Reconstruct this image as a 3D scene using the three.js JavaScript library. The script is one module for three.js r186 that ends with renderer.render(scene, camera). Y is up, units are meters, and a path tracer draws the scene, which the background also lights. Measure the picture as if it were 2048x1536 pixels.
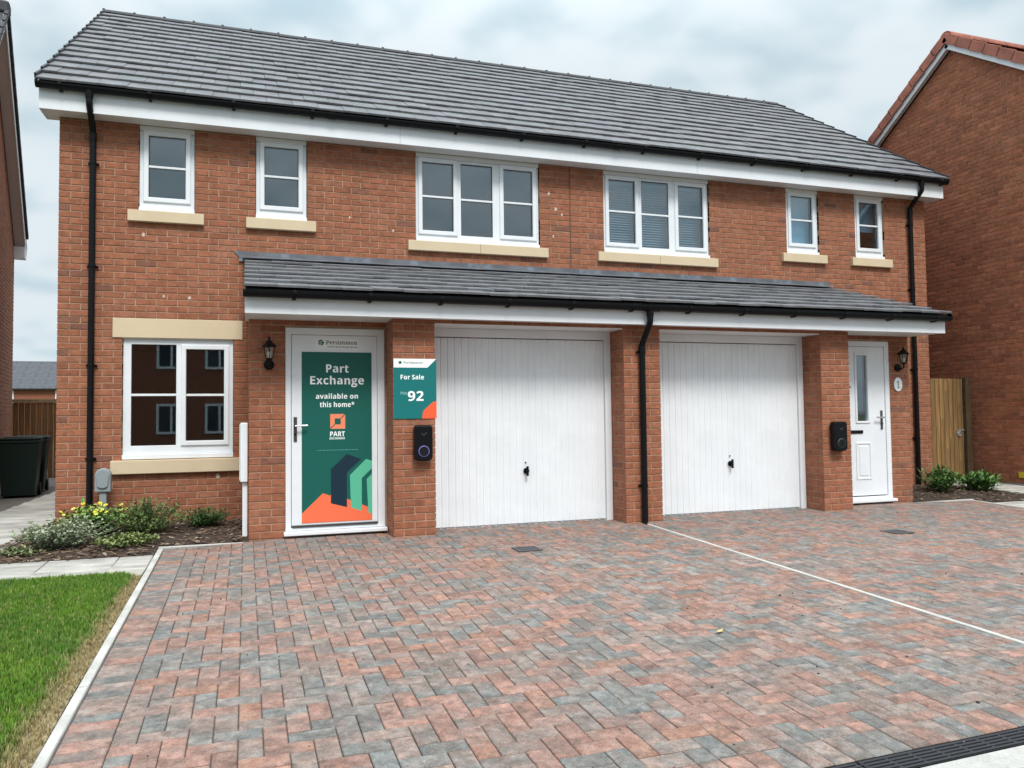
import * as THREE from 'three';
import { mergeGeometries } from 'three/addons/utils/BufferGeometryUtils.js';
import { RoundedBoxGeometry } from 'three/addons/geometries/RoundedBoxGeometry.js';

// ---------- camera, sky, sun, exposure ----------
const scene = new THREE.Scene();
const camera = new THREE.PerspectiveCamera(52.08, 1024 / 768, 0.05, 600);
camera.position.set(2.064, 1.209, 9.948);
camera.rotation.order = 'YXZ';
camera.rotation.set(0.0421, -0.3266, -0.0123);
camera.updateMatrixWorld(true);
const renderer = new THREE.WebGLRenderer({ antialias: true });
renderer.setSize(1024, 768);
renderer.toneMapping = THREE.LinearToneMapping;
renderer.toneMappingExposure = 1.98;
renderer.shadowMap.enabled = true;

let seed = 12345;
function rnd() { seed |= 0; seed = (seed + 0x6d2b79f5) | 0; let t = Math.imul(seed ^ (seed >>> 15), 1 | seed); t = (t + Math.imul(t ^ (t >>> 7), 61 | t)) ^ t; return ((t ^ (t >>> 14)) >>> 0) / 4294967296; }
const rr = (a, b) => a + (b - a) * rnd();
const pick = (a) => a[Math.floor(rnd() * a.length)];
const clamp = (x, a, b) => Math.min(b, Math.max(a, x));
const sstep = (a, b, x) => { const t = clamp((x - a) / (b - a), 0, 1); return t * t * (3 - 2 * t); };
function hash3(x, y, z) { let h = Math.imul(x, 374761393) ^ Math.imul(y, 668265263) ^ Math.imul(z, 2147483647 - 1640531527); h = Math.imul(h ^ (h >>> 13), 1274126177); return ((h ^ (h >>> 16)) >>> 0) / 4294967296; }
function vnoise(x, y, z, per = 0) {
  const xi = Math.floor(x), yi = Math.floor(y), zi = Math.floor(z), f = (t) => t * t * (3 - 2 * t);
  const u = f(x - xi), v = f(y - yi), w = f(z - zi), m = per ? (a) => ((a % per) + per) % per : (a) => a;
  const L = (a, b, t) => a + (b - a) * t, H = (a, b, c) => hash3(m(xi + a), m(yi + b), zi + c);
  return L(L(L(H(0, 0, 0), H(1, 0, 0), u), L(H(0, 1, 0), H(1, 1, 0), u), v), L(L(H(0, 0, 1), H(1, 0, 1), u), L(H(0, 1, 1), H(1, 1, 1), u), v), w);
}
function fbm(x, y, z, oct, per = 0) { let s = 0, a = 0.5, n = 0; for (let i = 0; i < oct; i++) { s += a * vnoise(x, y, z + i * 17, per); n += a; a *= 0.5; x *= 2; y *= 2; z *= 2; per *= 2; } return s / n; }

{ // overcast sky: an even veil of grey-blue cloud with paler billows
  const W = 1024, H = 512, d = new Float32Array(W * H * 4);
  for (let j = 0; j < H; j++) {
    const el = (0.5 - (j + 0.5) / H) * Math.PI; // row 0 is flipped below
    for (let i = 0; i < W; i++) {
      const az = ((i + 0.5) / W) * 2 * Math.PI, y = Math.sin(el), c = Math.cos(el), dx = Math.cos(az) * c, dz = Math.sin(az) * c;
      const yy = Math.max(y, 0.02) + 0.16, px = dx / yy, pz = dz / yy; // a flat cloud deck overhead
      const wx = fbm(px * 1.4 + 3, pz * 1.4, 5, 3), n1 = fbm(px * 2.1 + wx * 1.6, pz * 2.1 - wx * 1.3, 1, 6), n2 = fbm(px * 7 + 7 + wx * 2, pz * 7, 9, 5);
      let t = sstep(0.37, 0.63, n1 * 0.62 + n2 * 0.38);
      const far = 1 - sstep(0.0, 0.3, y);
      t = t * (1 - 0.3 * far) + 0.2 * far;
      const k = 1 + 1.9 * sstep(0.35, 1.0, y); // an overcast dome is brightest overhead
      let r = (0.252 + 0.135 * t) * k, g = (0.325 + 0.105 * t) * k, b = (0.365 + 0.088 * t) * k;
      if (y < 0) { const q = sstep(0, -0.06, y); r = r * (1 - q) + 0.12 * q; g = g * (1 - q) + 0.12 * q; b = b * (1 - q) + 0.115 * q; }
      const o = ((H - 1 - j) * W + i) * 4; d[o] = r; d[o + 1] = g; d[o + 2] = b; d[o + 3] = 1;
    }
  }
  const t = new THREE.DataTexture(d, W, H, THREE.RGBAFormat, THREE.FloatType);
  t.mapping = THREE.EquirectangularReflectionMapping; t.magFilter = t.minFilter = THREE.LinearFilter; t.wrapS = THREE.RepeatWrapping; t.needsUpdate = true;
  scene.background = t; scene.environment = t; scene.environmentIntensity = 1;
}
const sun = new THREE.DirectionalLight(0xfffaf4, 1.5);
sun.position.set(5.5, 20, 16); sun.target.position.set(5, 0, 1); sun.castShadow = true; sun.shadow.radius = 30;
sun.shadow.mapSize.set(4096, 4096);
Object.assign(sun.shadow.camera, { left: -22, right: 22, top: 22, bottom: -22, near: 1, far: 80 });
scene.add(sun, sun.target);

// ---------- helpers ----------
const taken = {};
const numbered = (n) => { taken[n] = (taken[n] || 0) + 1; return taken[n] === 1 ? n : n + '_' + String(taken[n] - 1).padStart(3, '0'); };
const C3 = (r, g, b) => new THREE.Color().setRGB(r, g, b);
const V3 = (x, y, z) => new THREE.Vector3(x, y, z);
const gy = (z) => -0.0279 * (Math.max(z, 0.5) - 1.895);
function tag(o, label, category, group) { o.userData.label = label; o.userData.category = category; if (group) o.userData.group = group; return o; }
function thing(name, label, category, pos = [0, 0, 0], group) { const g = new THREE.Group(); g.name = numbered(name); g.position.set(...pos); scene.add(g); return tag(g, label, category, group); }
function structure(name) { const g = new THREE.Group(); g.name = numbered(name); g.userData.kind = 'structure'; scene.add(g); return g; }
function fin(m) { m.castShadow = m.receiveShadow = true; return m; }
function worldUV(g) { // planar uv in metres by dominant normal
  const p = g.attributes.position, n = g.attributes.normal, uv = new Float32Array(p.count * 2);
  for (let i = 0; i < p.count; i++) {
    const ax = Math.abs(n.getX(i)), ay = Math.abs(n.getY(i)), az = Math.abs(n.getZ(i));
    const [u, v] = az >= ax && az >= ay ? [p.getX(i), p.getY(i)] : ay >= ax ? [p.getX(i), p.getZ(i)] : [p.getZ(i), p.getY(i)];
    uv[i * 2] = u; uv[i * 2 + 1] = v;
  }
  g.setAttribute('uv', new THREE.BufferAttribute(uv, 2)); return g;
}
function merge(list) {
  const out = list.map((g) => { const h = g.index ? g.toNonIndexed() : g; for (const k of Object.keys(h.attributes)) if (!['position', 'normal', 'uv'].includes(k)) h.deleteAttribute(k); if (!h.attributes.normal) h.computeVertexNormals(); if (!h.attributes.uv) h.setAttribute('uv', new THREE.BufferAttribute(new Float32Array(h.attributes.position.count * 2), 2)); return h; });
  return worldUV(out.length > 1 ? mergeGeometries(out) : out[0]);
}
function mesh(name, geos, mat, parent, count = false) { const m = fin(new THREE.Mesh(merge(Array.isArray(geos) ? geos : [geos]), mat)); m.name = parent === scene || count ? numbered(name) : name; parent.add(m); return m; }
function B(x0, x1, y0, y1, z0, z1, r = 0) {
  const w = x1 - x0, h = y1 - y0, d = z1 - z0;
  const g = r ? new RoundedBoxGeometry(w, h, d, 1, Math.min(r, w / 2.1, h / 2.1, d / 2.1)) : new THREE.BoxGeometry(w, h, d);
  return g.translate((x0 + x1) / 2, (y0 + y1) / 2, (z0 + z1) / 2);
}
function cyl(r0, r1, h, x, y, z, ax = 'y', seg = 20) { const g = new THREE.CylinderGeometry(r0, r1, h, seg); if (ax === 'x') g.rotateZ(Math.PI / 2); if (ax === 'z') g.rotateX(Math.PI / 2); return g.translate(x, y, z); }
function tube(pts, r, seg = 40, rad = 14) { return new THREE.TubeGeometry(new THREE.CatmullRomCurve3(pts.map((p) => V3(...p)), false, 'catmullrom', 0.15), seg, r, rad); }
function plate(outer, holes, depth, z0, bevel = 0) { // rectangles [x0,x1,y0,y1] with rectangular holes, extruded to +z
  const R = ([a, b, c, d], T) => { const s = new T(); s.moveTo(a, c); s.lineTo(b, c); s.lineTo(b, d); s.lineTo(a, d); s.closePath(); return s; };
  const s = R(outer, THREE.Shape); for (const h of holes) s.holes.push(R(h, THREE.Path));
  const g = new THREE.ExtrudeGeometry(s, { depth: depth - 2 * bevel, bevelEnabled: bevel > 0, bevelThickness: bevel, bevelSize: bevel, bevelOffset: -bevel, bevelSegments: 1 });
  return g.translate(0, 0, z0 + bevel);
}
// pieces (bricks, tiles, pavers): a convex polygon in a frame, chamfered prism
class PB { constructor() { this.p = []; this.n = []; this.u = []; this.c = []; }
  tri(a, b, c, ca, cb, cc, ua, ub, uc) { const e = V3().subVectors(b, a), f = V3().subVectors(c, a), n = e.cross(f).normalize(); for (const v of [a, b, c]) { this.p.push(v.x, v.y, v.z); this.n.push(n.x, n.y, n.z); } for (const q of [ua, ub, uc]) this.u.push(q[0], q[1]); for (const q of [ca, cb, cc]) this.c.push(q[0], q[1], q[2]); }
  geo() { const g = new THREE.BufferGeometry(); g.setAttribute('position', new THREE.Float32BufferAttribute(this.p, 3)); g.setAttribute('normal', new THREE.Float32BufferAttribute(this.n, 3)); g.setAttribute('uv', new THREE.Float32BufferAttribute(this.u, 2)); g.setAttribute('color', new THREE.Float32BufferAttribute(this.c, 3)); return g; }
}
function inset(poly, d) {
  const n = poly.length, out = [];
  for (let i = 0; i < n; i++) {
    const a = poly[(i + n - 1) % n], b = poly[i], c = poly[(i + 1) % n];
    const l1 = Math.hypot(b[0] - a[0], b[1] - a[1]) || 1, l2 = Math.hypot(c[0] - b[0], c[1] - b[1]) || 1;
    const n1 = [-(b[1] - a[1]) / l1, (b[0] - a[0]) / l1], n2 = [-(c[1] - b[1]) / l2, (c[0] - b[0]) / l2], k = 1 + n1[0] * n2[0] + n1[1] * n2[1];
    out.push([b[0] + (d * (n1[0] + n2[0])) / Math.max(k, 0.2), b[1] + (d * (n1[1] + n2[1])) / Math.max(k, 0.2)]);
  }
  return out;
}
function clipPoly(poly, a, b, c) { // keep a*x+b*y+c>=0
  const out = [];
  for (let i = 0; i < poly.length; i++) { const p = poly[i], q = poly[(i + 1) % poly.length], dp = a * p[0] + b * p[1] + c, dq = a * q[0] + b * q[1] + c; if (dp >= 0) out.push(p); if (dp >= 0 !== dq >= 0) { const t = dp / (dp - dq); out.push([p[0] + t * (q[0] - p[0]), p[1] + t * (q[1] - p[1])]); } }
  return out;
}
function area(poly) { let s = 0; for (let i = 0; i < poly.length; i++) { const p = poly[i], q = poly[(i + 1) % poly.length]; s += p[0] * q[1] - q[0] * p[1]; } return s / 2; }
function piece(pb, r) { // r: {O,U,V,N,poly(ccw),depth,ch,h,col,col2}
  const { O, U, V, N, poly, depth, ch, h = 0, col, col2 = col } = r, P = (q, n) => V3().copy(O).addScaledVector(U, q[0]).addScaledVector(V, q[1]).addScaledVector(N, n);
  const inn = inset(poly, ch), n = poly.length, ou = rnd() * 7, ov = rnd() * 7;
  const u0 = Math.min(...poly.map((q) => q[0])), u1 = Math.max(...poly.map((q) => q[0])), v0 = Math.min(...poly.map((q) => q[1])), v1 = Math.max(...poly.map((q) => q[1]));
  const long = u1 - u0 > v1 - v0, cc = (q) => { const t = long ? (q[0] - u0) / (u1 - u0 || 1) : (q[1] - v0) / (v1 - v0 || 1); return [0, 1, 2].map((k) => col[k] * (1 - t) + col2[k] * t); };
  const uv = (q) => [q[0] + ou, q[1] + ov], uvs = (q, d) => [q[0] + q[1] + ou, d + ov];
  const top = inn.map((q) => P(q, h)), edge = poly.map((q) => P(q, h - ch)), bot = poly.map((q) => P(q, h - depth));
  for (let i = 1; i < n - 1; i++) pb.tri(top[0], top[i], top[i + 1], cc(inn[0]), cc(inn[i]), cc(inn[i + 1]), uv(inn[0]), uv(inn[i]), uv(inn[i + 1]));
  for (let i = 0; i < n; i++) {
    const j = (i + 1) % n, a = cc(poly[i]), b = cc(poly[j]);
    pb.tri(edge[i], edge[j], top[j], a, b, b, uv(poly[i]), uv(poly[j]), uv(inn[j])); pb.tri(edge[i], top[j], top[i], a, b, a, uv(poly[i]), uv(inn[j]), uv(inn[i]));
    pb.tri(bot[i], bot[j], edge[j], a, b, b, uvs(poly[i], 0), uvs(poly[j], 0), uvs(poly[j], depth)); pb.tri(bot[i], edge[j], edge[i], a, b, a, uvs(poly[i], 0), uvs(poly[j], depth), uvs(poly[i], depth));
  }
}
const viewM = new THREE.Matrix4().copy(camera.matrixWorld).invert(), TANY = Math.tan((52.08 * Math.PI) / 360), TANX = (TANY * 4) / 3;
function shown(r) { // rough size in the picture
  let cu = 0, cv = 0; for (const q of r.poly) { cu += q[0] / r.poly.length; cv += q[1] / r.poly.length; }
  const c = V3().copy(r.O).addScaledVector(r.U, cu).addScaledVector(r.V, cv), d = V3().subVectors(camera.position, c), dist = d.length(), f = d.dot(r.N) / dist;
  const q = c.applyMatrix4(viewM); if (q.z > -0.1 || Math.abs(q.x / -q.z) > TANX || Math.abs(q.y / -q.z) > TANY || f <= 0) return 0;
  return (area(r.poly) * f) / (dist * dist) * (r.seen === undefined ? 1 : r.seen);
}
function emit(recs, name, restName, mat, parent, most) {
  const s = recs.map((r) => [shown(r), r]).sort((a, b) => b[0] - a[0]);
  let k = 0; const rest = new PB();
  for (const [v, r] of s) { if (k < most && v > 0) { const pb = new PB(); piece(pb, r); const m = fin(new THREE.Mesh(pb.geo(), mat)); m.name = name; parent.add(m); k++; } else piece(rest, r); }
  if (rest.p.length) { const m = fin(new THREE.Mesh(rest.geo(), mat)); m.name = restName; m.userData.kind = 'stuff'; parent.add(m); }
}
const rectPoly = (a, b, c, d) => [[a, c], [b, c], [b, d], [a, d]];

// ---------- textures and materials ----------
function tex(size, metres, fn, srgb = true) {
  const d = new Uint8Array(size * size * 4);
  for (let j = 0; j < size; j++) for (let i = 0; i < size; i++) { const v = fn(i / size, j / size), o = (j * size + i) * 4; const a = Array.isArray(v) ? v : [v, v, v]; for (let k = 0; k < 3; k++) d[o + k] = clamp(Math.round(a[k] * 255), 0, 255); d[o + 3] = 255; }
  const t = new THREE.DataTexture(d, size, size); t.wrapS = t.wrapT = THREE.RepeatWrapping; t.magFilter = THREE.LinearFilter; t.minFilter = THREE.LinearMipmapLinearFilter; t.generateMipmaps = true; t.repeat.set(1 / metres, 1 / metres); if (srgb) t.colorSpace = THREE.SRGBColorSpace; t.needsUpdate = true; return t;
}
const tBrick = tex(512, 0.5, (u, v) => { const a = fbm(u * 10, v * 10, 1, 3, 10), b = fbm(u * 60, v * 60, 3, 3, 60), c = vnoise(u * 130, v * 130, 8, 130); return 0.74 + 0.22 * a + 0.16 * (b - 0.5) * 2 * 0.6 + (c > 0.9 ? -0.14 : 0) + (c < 0.05 ? 0.07 : 0); });
const tBrickB = tex(512, 0.5, (u, v) => 0.5 + 0.6 * (fbm(u * 40, v * 60, 3, 4, 40) - 0.5) + 0.3 * (fbm(u * 10, v * 10, 1, 2, 10) - 0.5), false);
const tPave = tex(1024, 1.4, (u, v) => { // brindled concrete: smears of red and grey, exposed grit
  const a = fbm(u * 26, v * 26, 2, 4, 26) - 0.5, m = fbm(u * 22, v * 22, 12, 4, 22) - 0.5, b = vnoise(u * 260, v * 260, 4, 260) - 0.5, c = vnoise(u * 420, v * 420, 7, 420), d = fbm(u * 60, v * 60, 22, 3, 60) - 0.5;
  const k = 0.82 + 0.38 * a + 0.16 * b + 0.2 * d + (c > 0.86 ? 0.1 : 0) + (c < 0.1 ? -0.14 : 0), h = m * 0.5; return [k * (1 + h * 0.24), k * (1 - h * 0.1), k * (1 - h * 0.22)]; });
const tPaveB = tex(512, 0.6, (u, v) => 0.4 + 0.5 * vnoise(u * 150, v * 150, 4, 150) + 0.3 * (fbm(u * 12, v * 12, 2, 3, 12) - 0.5), false);
const tConc = tex(512, 1.2, (u, v) => { const a = fbm(u * 6, v * 6, 11, 5, 6), b = vnoise(u * 180, v * 180, 3, 180); return 0.72 + 0.3 * a + 0.08 * (b - 0.5); });
const tSlab = tex(512, 2.2, (u, v) => { const a = fbm(u * 7, v * 24, 81, 5, 7), b = vnoise(u * 200, v * 200, 83, 200), c = fbm(u * 12, v * 12, 85, 3, 12); return 0.62 + 0.38 * a + 0.12 * (c - 0.5) + 0.07 * (b - 0.5); });
const tTile = tex(512, 1.0, (u, v) => { const a = fbm(u * 7, v * 7, 21, 4, 7), b = vnoise(u * 150, v * 150, 5, 150); return 0.7 + 0.32 * a + 0.12 * (b - 0.5); });
const tLead = tex(512, 1.6, (u, v) => { const a = fbm(u * 9, v * 5, 31, 5, 9), p = sstep(0.5, 0.68, fbm(u * 14, v * 14, 35, 4, 14)); return [0.62 + 0.26 * a + 0.1 * p, 0.62 + 0.26 * a + 0.13 * p, 0.63 + 0.26 * a + 0.17 * p]; });
const tWood = tex(512, 1.0, (u, v) => { const w = fbm(u * 30, v * 2, 41, 4, 30), s = vnoise(u * 120, v * 4, 44, 120); return 0.58 + 0.4 * w + 0.14 * (s - 0.5); });
const tSoil = tex(512, 0.8, (u, v) => { const a = fbm(u * 20, v * 20, 51, 5, 20), b = vnoise(u * 90, v * 90, 53, 90); return 0.5 + 0.5 * a + (b > 0.85 ? 0.2 : 0); });
const tAsph = tex(512, 1.0, (u, v) => 0.65 + 0.35 * vnoise(u * 160, v * 160, 61, 160) + 0.2 * (fbm(u * 8, v * 8, 62, 4, 8) - 0.5));
const tPlast = tex(256, 0.9, (u, v) => 0.965 + 0.05 * (fbm(u * 6, v * 6, 71, 5, 6) - 0.5));
const mat = (c, rough, o = {}) => new THREE.MeshStandardMaterial({ color: C3(...c), roughness: rough, ...o });
const M = {
  brick: mat([1, 1, 1], 0.9, { vertexColors: true, map: tBrick, bumpMap: tBrickB, bumpScale: 0.004 }),
  mortar: mat([0.56, 0.37, 0.26], 0.95, { map: tConc }),
  block: mat([0.36, 0.13, 0.07], 0.92, { map: tBrick }),
  tile: mat([1, 1, 1], 0.62, { vertexColors: true, map: tTile, bumpMap: tTile, bumpScale: 0.001 }),
  deck: mat([0.05, 0.05, 0.055], 0.8), ridge: mat([0.045, 0.047, 0.053], 0.7, { map: tTile }),
  white: new THREE.MeshPhysicalMaterial({ color: C3(0.84, 0.87, 0.905), roughness: 0.32, map: tPlast, clearcoat: 0.2, clearcoatRoughness: 0.3 }),
  whiteMatt: mat([0.78, 0.775, 0.76], 0.5, { map: tPlast }),
  garage: new THREE.MeshPhysicalMaterial({ color: C3(0.86, 0.89, 0.92), roughness: 0.4, map: tPlast }),
  stone: mat([0.68, 0.55, 0.375], 0.9, { map: tPlast, bumpMap: tConc, bumpScale: 0.001 }),
  black: new THREE.MeshPhysicalMaterial({ color: C3(0.006, 0.0065, 0.008), roughness: 0.38, specularIntensity: 0.35 }),
  blackMatt: new THREE.MeshPhysicalMaterial({ color: C3(0.008, 0.008, 0.009), roughness: 0.6, specularIntensity: 0.4 }), seal: mat([0.02, 0.02, 0.022], 0.7),
  lead: mat([0.25, 0.27, 0.295], 0.6, { map: tLead, metalness: 0.15 }),
  glass: new THREE.MeshPhysicalMaterial({ color: C3(0.7, 0.84, 0.92), roughness: 0.015, transmission: 1, thickness: 0, ior: 2.1, specularColor: C3(0.5, 0.77, 1) }),
  plaster: mat([0.34, 0.34, 0.35], 0.9), carpet: mat([0.2, 0.18, 0.16], 1),
  paver: mat([1, 1, 1], 0.88, { vertexColors: true, map: tPave, bumpMap: tPaveB, bumpScale: 0.0025 }),
  sand: mat([0.17, 0.14, 0.115], 1, { map: tSoil }), conc: mat([0.62, 0.6, 0.56], 0.9, { map: tConc, bumpMap: tConc, bumpScale: 0.003 }),
  slab: mat([1, 1, 1], 0.88, { vertexColors: true, map: tSlab, bumpMap: tConc, bumpScale: 0.002 }),
  soil: mat([0.075, 0.05, 0.035], 1, { map: tSoil }), chip: mat([1, 1, 1], 0.95, { vertexColors: true }),
  asphalt: mat([0.06, 0.06, 0.062], 0.9, { map: tAsph }), gravel: mat([0.17, 0.16, 0.15], 1, { map: tAsph }),
  wood: mat([1, 1, 1], 0.85, { vertexColors: true, map: tWood }),
  chrome: mat([0.75, 0.75, 0.76], 0.25, { metalness: 1 }), pewter: mat([0.12, 0.12, 0.125], 0.4, { metalness: 0.8 }), galv: mat([0.45, 0.46, 0.47], 0.5, { metalness: 0.6 }),
  grey: mat([0.26, 0.29, 0.31], 0.5), bin: new THREE.MeshPhysicalMaterial({ color: C3(0.006, 0.014, 0.011), roughness: 0.55, specularIntensity: 0.4 }), iron: mat([0.022, 0.024, 0.029], 0.6), gully: mat([0.075, 0.077, 0.085], 0.65),
  yellow: mat([0.75, 0.55, 0.03], 0.6), straw: mat([0.45, 0.33, 0.14], 0.9), lampGlass: new THREE.MeshPhysicalMaterial({ color: C3(0.85, 0.85, 0.8), roughness: 0.12, transmission: 0.9, thickness: 0 }),
};

// ---------- brickwork ----------
const YA = 3.42, BX = 0.512;
const brickTone = () => { const t = rnd(), k = rr(0.94, 1.07); const c = t < 0.55 ? [0.44, 0.163, 0.084] : t < 0.8 ? [0.405, 0.146, 0.074] : t < 0.97 ? [0.445, 0.177, 0.1] : [0.3, 0.125, 0.08]; return c.map((v) => v * k); };
function bricks(recs, o) { // o:{O,U,N,u0,u1,v0,v1,open:[[u0,u1,v0,v1]],phase,top(u)->v, yA,tone}
  const V = V3(0, 1, 0), yA = o.yA ?? YA, tone = o.tone || brickTone;
  const k0 = Math.floor((o.v0 - yA) / 0.075) - 1, k1 = Math.ceil((o.v1 - yA) / 0.075) + 1;
  for (let k = k0; k <= k1; k++) {
    const b0 = Math.max(yA + k * 0.075 - 0.0325, o.v0), b1 = Math.min(yA + k * 0.075 + 0.0325, o.v1); if (b1 - b0 < 0.012) continue;
    let iv = [[o.u0, o.u1]];
    for (const [a, b, c, d] of o.open || []) if (Math.min(b1, d) - Math.max(b0, c) > 0.006) iv = iv.flatMap(([s, e]) => { const out = []; if (a - s > 0.015) out.push([s, Math.min(e, a)]); if (e - b > 0.015) out.push([Math.max(s, b), e]); if (b <= s || a >= e) return [[s, e]]; return out; });
    const ph = (o.phase ?? BX) + (k & 1 ? 0.1125 : 0);
    for (const [s, e] of iv) {
      const cuts = []; for (let m = Math.floor((s - ph) / 0.225); m <= Math.ceil((e - ph) / 0.225); m++) { const j = ph + m * 0.225; if (j > s + 0.06 && j < e - 0.06) cuts.push(j); }
      const ends = [s - 0.005, ...cuts, e + 0.005];
      for (let q = 0; q < ends.length - 1; q++) {
        const a = Math.max(s, ends[q] + 0.005 + rr(-0.0015, 0.0015)), b = Math.min(e, ends[q + 1] - 0.005 + rr(-0.0015, 0.0015)); if (b - a < 0.015) continue;
        let poly = rectPoly(a, b, b0 + rr(-0.001, 0.001), b1 + rr(-0.001, 0.001));
        for (const [ca, cb, cc] of o.clip || []) if (poly.length) poly = clipPoly(poly, ca, cb, cc);
        if (poly.length < 3 || area(poly) < 0.0008) continue;
        const c = tone(), d = rnd() < 0.08 ? c.map((v) => v * rr(0.78, 0.94)) : c;
        recs.push({ O: o.O, U: o.U, V, N: o.N, poly, depth: o.depth || 0.09, ch: 0.0035, h: rr(-0.0015, 0.001), col: c, col2: d, seen: o.seen });
      }
    }
  }
}
const X = V3(1, 0, 0), Zp = V3(0, 0, 1), Xn = V3(-1, 0, 0), Yp = V3(0, 1, 0), Zn = V3(0, 0, -1), O0 = V3(0, 0, 0);
const HX0 = 0.055, HX1 = 12.637, XC = 6.346, mx = (x) => 2 * XC - x;
const ZG = 1.95, ZD = 1.57, ZR = 1.6, ZB = -7.84;
const MG = 0.007; // mortar set back from the brick faces

// ---------- the semi-detached house ----------
const house = thing('semi_detached_house', 'pair of red brick semi-detached homes with grey tiled roof and two white garage doors', 'house');
const wins = [
  { x0: 0.88, x1: 1.478, y0: 3.69, y1: 4.62, k: 's' }, { x0: 2.175, x1: 2.774, y0: 3.69, y1: 4.62, k: 's' }, { x0: 4.151, x1: 5.859, y0: 3.535, y1: 4.62, k: 't' },
  { x0: mx(5.859), x1: mx(4.151), y0: 3.535, y1: 4.62, k: 't' }, { x0: 9.915, x1: 10.51, y0: 3.69, y1: 4.62, k: 's' }, { x0: 11.22, x1: 11.79, y0: 3.69, y1: 4.62, k: 's' },
  { x0: 0.724, x1: 1.918, y0: 0.8, y1: 2.165, k: 'g' }, { x0: mx(1.918), x1: mx(0.724), y0: 0.8, y1: 2.165, k: 'g' },
];
const SOFFIT = 4.68, RIDGE_Y = 7.8, RIDGE_Z = -3.92, EAVE_Y = 4.95, EAVE_Z = 0.3, RS = (RIDGE_Y - EAVE_Y) / (EAVE_Z - RIDGE_Z);
const sideTop = (z) => EAVE_Y - 0.16 + RS * (EAVE_Z - (z > RIDGE_Z ? z : 2 * RIDGE_Z - z));
{
  const holes = wins.map((w) => [w.x0 - 0.006, w.x1 + 0.006, w.y0 - 0.03, w.k === 'g' ? w.y1 + 0.01 : SOFFIT - 0.002]);
  const wall = mesh('wall', [plate([HX0 + MG, HX1 - MG, -0.3, SOFFIT + 0.02], holes.map((h) => [h[0], h[1], h[2], Math.min(h[3], SOFFIT)]), 0.3, -0.3 - MG)], M.mortar, house);
  const recs = [], behind = [2.1, 10.59, -1, 3.1];
  bricks(recs, { O: O0, U: X, N: Zp, u0: HX0, u1: HX1, v0: -0.2, v1: SOFFIT - 0.002, open: [...holes, behind, [6.306, 6.322, 3, 5]] });
  // side walls and rear wall
  const sideShape = (x, dir) => { const s = new THREE.Shape(); s.moveTo(-0.31, -0.3); s.lineTo(-0.31, SOFFIT + 0.2); s.lineTo(RIDGE_Z, sideTop(RIDGE_Z) - 0.03); s.lineTo(ZB, SOFFIT + 0.2); s.lineTo(ZB, -0.3); s.closePath(); const g = new THREE.ExtrudeGeometry(s, { depth: 0.28, bevelEnabled: false }); g.rotateY(-Math.PI / 2); return g.translate(x, 0, 0); };
  const side = mesh('side_wall', [sideShape(HX0 + MG + 0.28)], M.mortar, house), side2 = mesh('side_wall', [sideShape(HX1 - MG)], M.mortar, house);
  const rake = (S, az, ay, sg = 1) => [[-S * sg, -1, ay + S * sg * az], [S * sg, -1, ay - S * sg * az]], t0 = sideTop(RIDGE_Z) - 0.05;
  bricks(recs, { O: V3(HX0, 0, 0), U: Zp, N: Xn, u0: ZB, u1: -0.1, v0: -0.2, v1: 8, clip: rake(RS, RIDGE_Z, t0), phase: 0.02 });
  bricks(recs, { O: V3(HX1, 0, 0), U: Zn, N: X, u0: 0.1, u1: -ZB, v0: -0.2, v1: 8, clip: rake(RS, -RIDGE_Z, t0), phase: 0.02 });
  mesh('rear_wall', [B(HX0 + 0.3, HX1 - 0.3, -0.3, SOFFIT + 0.2, ZB, ZB + 0.3)], M.block, house);
  // garage block
  const gw = [];
  const door = [[2.445, 3.465], [9.228, 10.25]];
  const PIER = [[3.487, 3.928], [6.11, 6.575], [8.825, 9.259]], GX0 = 2.09, GX1 = 10.602, GT = 2.235;
  for (const [a, b] of PIER) gw.push(B(a + MG, b - MG, -0.3, GT, ZD - 0.25, ZG - MG));
  gw.push(B(PIER[0][0] + 0.01, PIER[2][1] - 0.01, 2.196, GT + 0.1, ZG - 0.2, ZG - MG - 0.001)); // over the garage doors
  gw.push(plate([GX0 + MG, 3.5, -0.3, GT + 0.1], [[2.445, 3.465, 0.02, 2.165]], 0.25, ZD - 0.25 - MG), plate([9.25, GX1 - MG, -0.3, GT + 0.1], [[9.228 + 0.03, 10.25, 0.02, 2.165]], 0.25, ZD - 0.25 - MG));
  gw.push(B(GX0 + MG, GX0 + 0.25, -0.3, GT + 0.1, -0.02, ZD - 0.26), B(GX1 - 0.25, GX1 - MG, -0.3, GT + 0.1, -0.02, ZD - 0.26));
  const gwall = mesh('garage_wall', gw, M.mortar, house);
  const recs2 = [];
  for (const [a, b] of PIER) {
    bricks(recs2, { O: V3(0, 0, ZG), U: X, N: Zp, u0: a, u1: b, v0: -0.2, v1: GT, phase: a - 0.005 - 0.225 * 4, seen: 3 });
    bricks(recs2, { O: V3(a, 0, 0), U: Zp, N: Xn, u0: ZD - 0.1, u1: ZG - 0.095, v0: -0.2, v1: GT, phase: ZG + 0.01, seen: 3 });
    bricks(recs2, { O: V3(b, 0, 0), U: Zn, N: X, u0: -(ZG - 0.095), u1: -(ZD - 0.1), v0: -0.2, v1: GT, phase: -ZG });
  }
  bricks(recs2, { O: V3(0, 0, ZG), U: X, N: Zp, u0: PIER[0][1] + 0.005, u1: PIER[1][0] - 0.005, v0: 2.2, v1: GT + 0.04 });
  bricks(recs2, { O: V3(0, 0, ZG), U: X, N: Zp, u0: PIER[1][1] + 0.005, u1: PIER[2][0] - 0.005, v0: 2.2, v1: GT + 0.04 });
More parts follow.
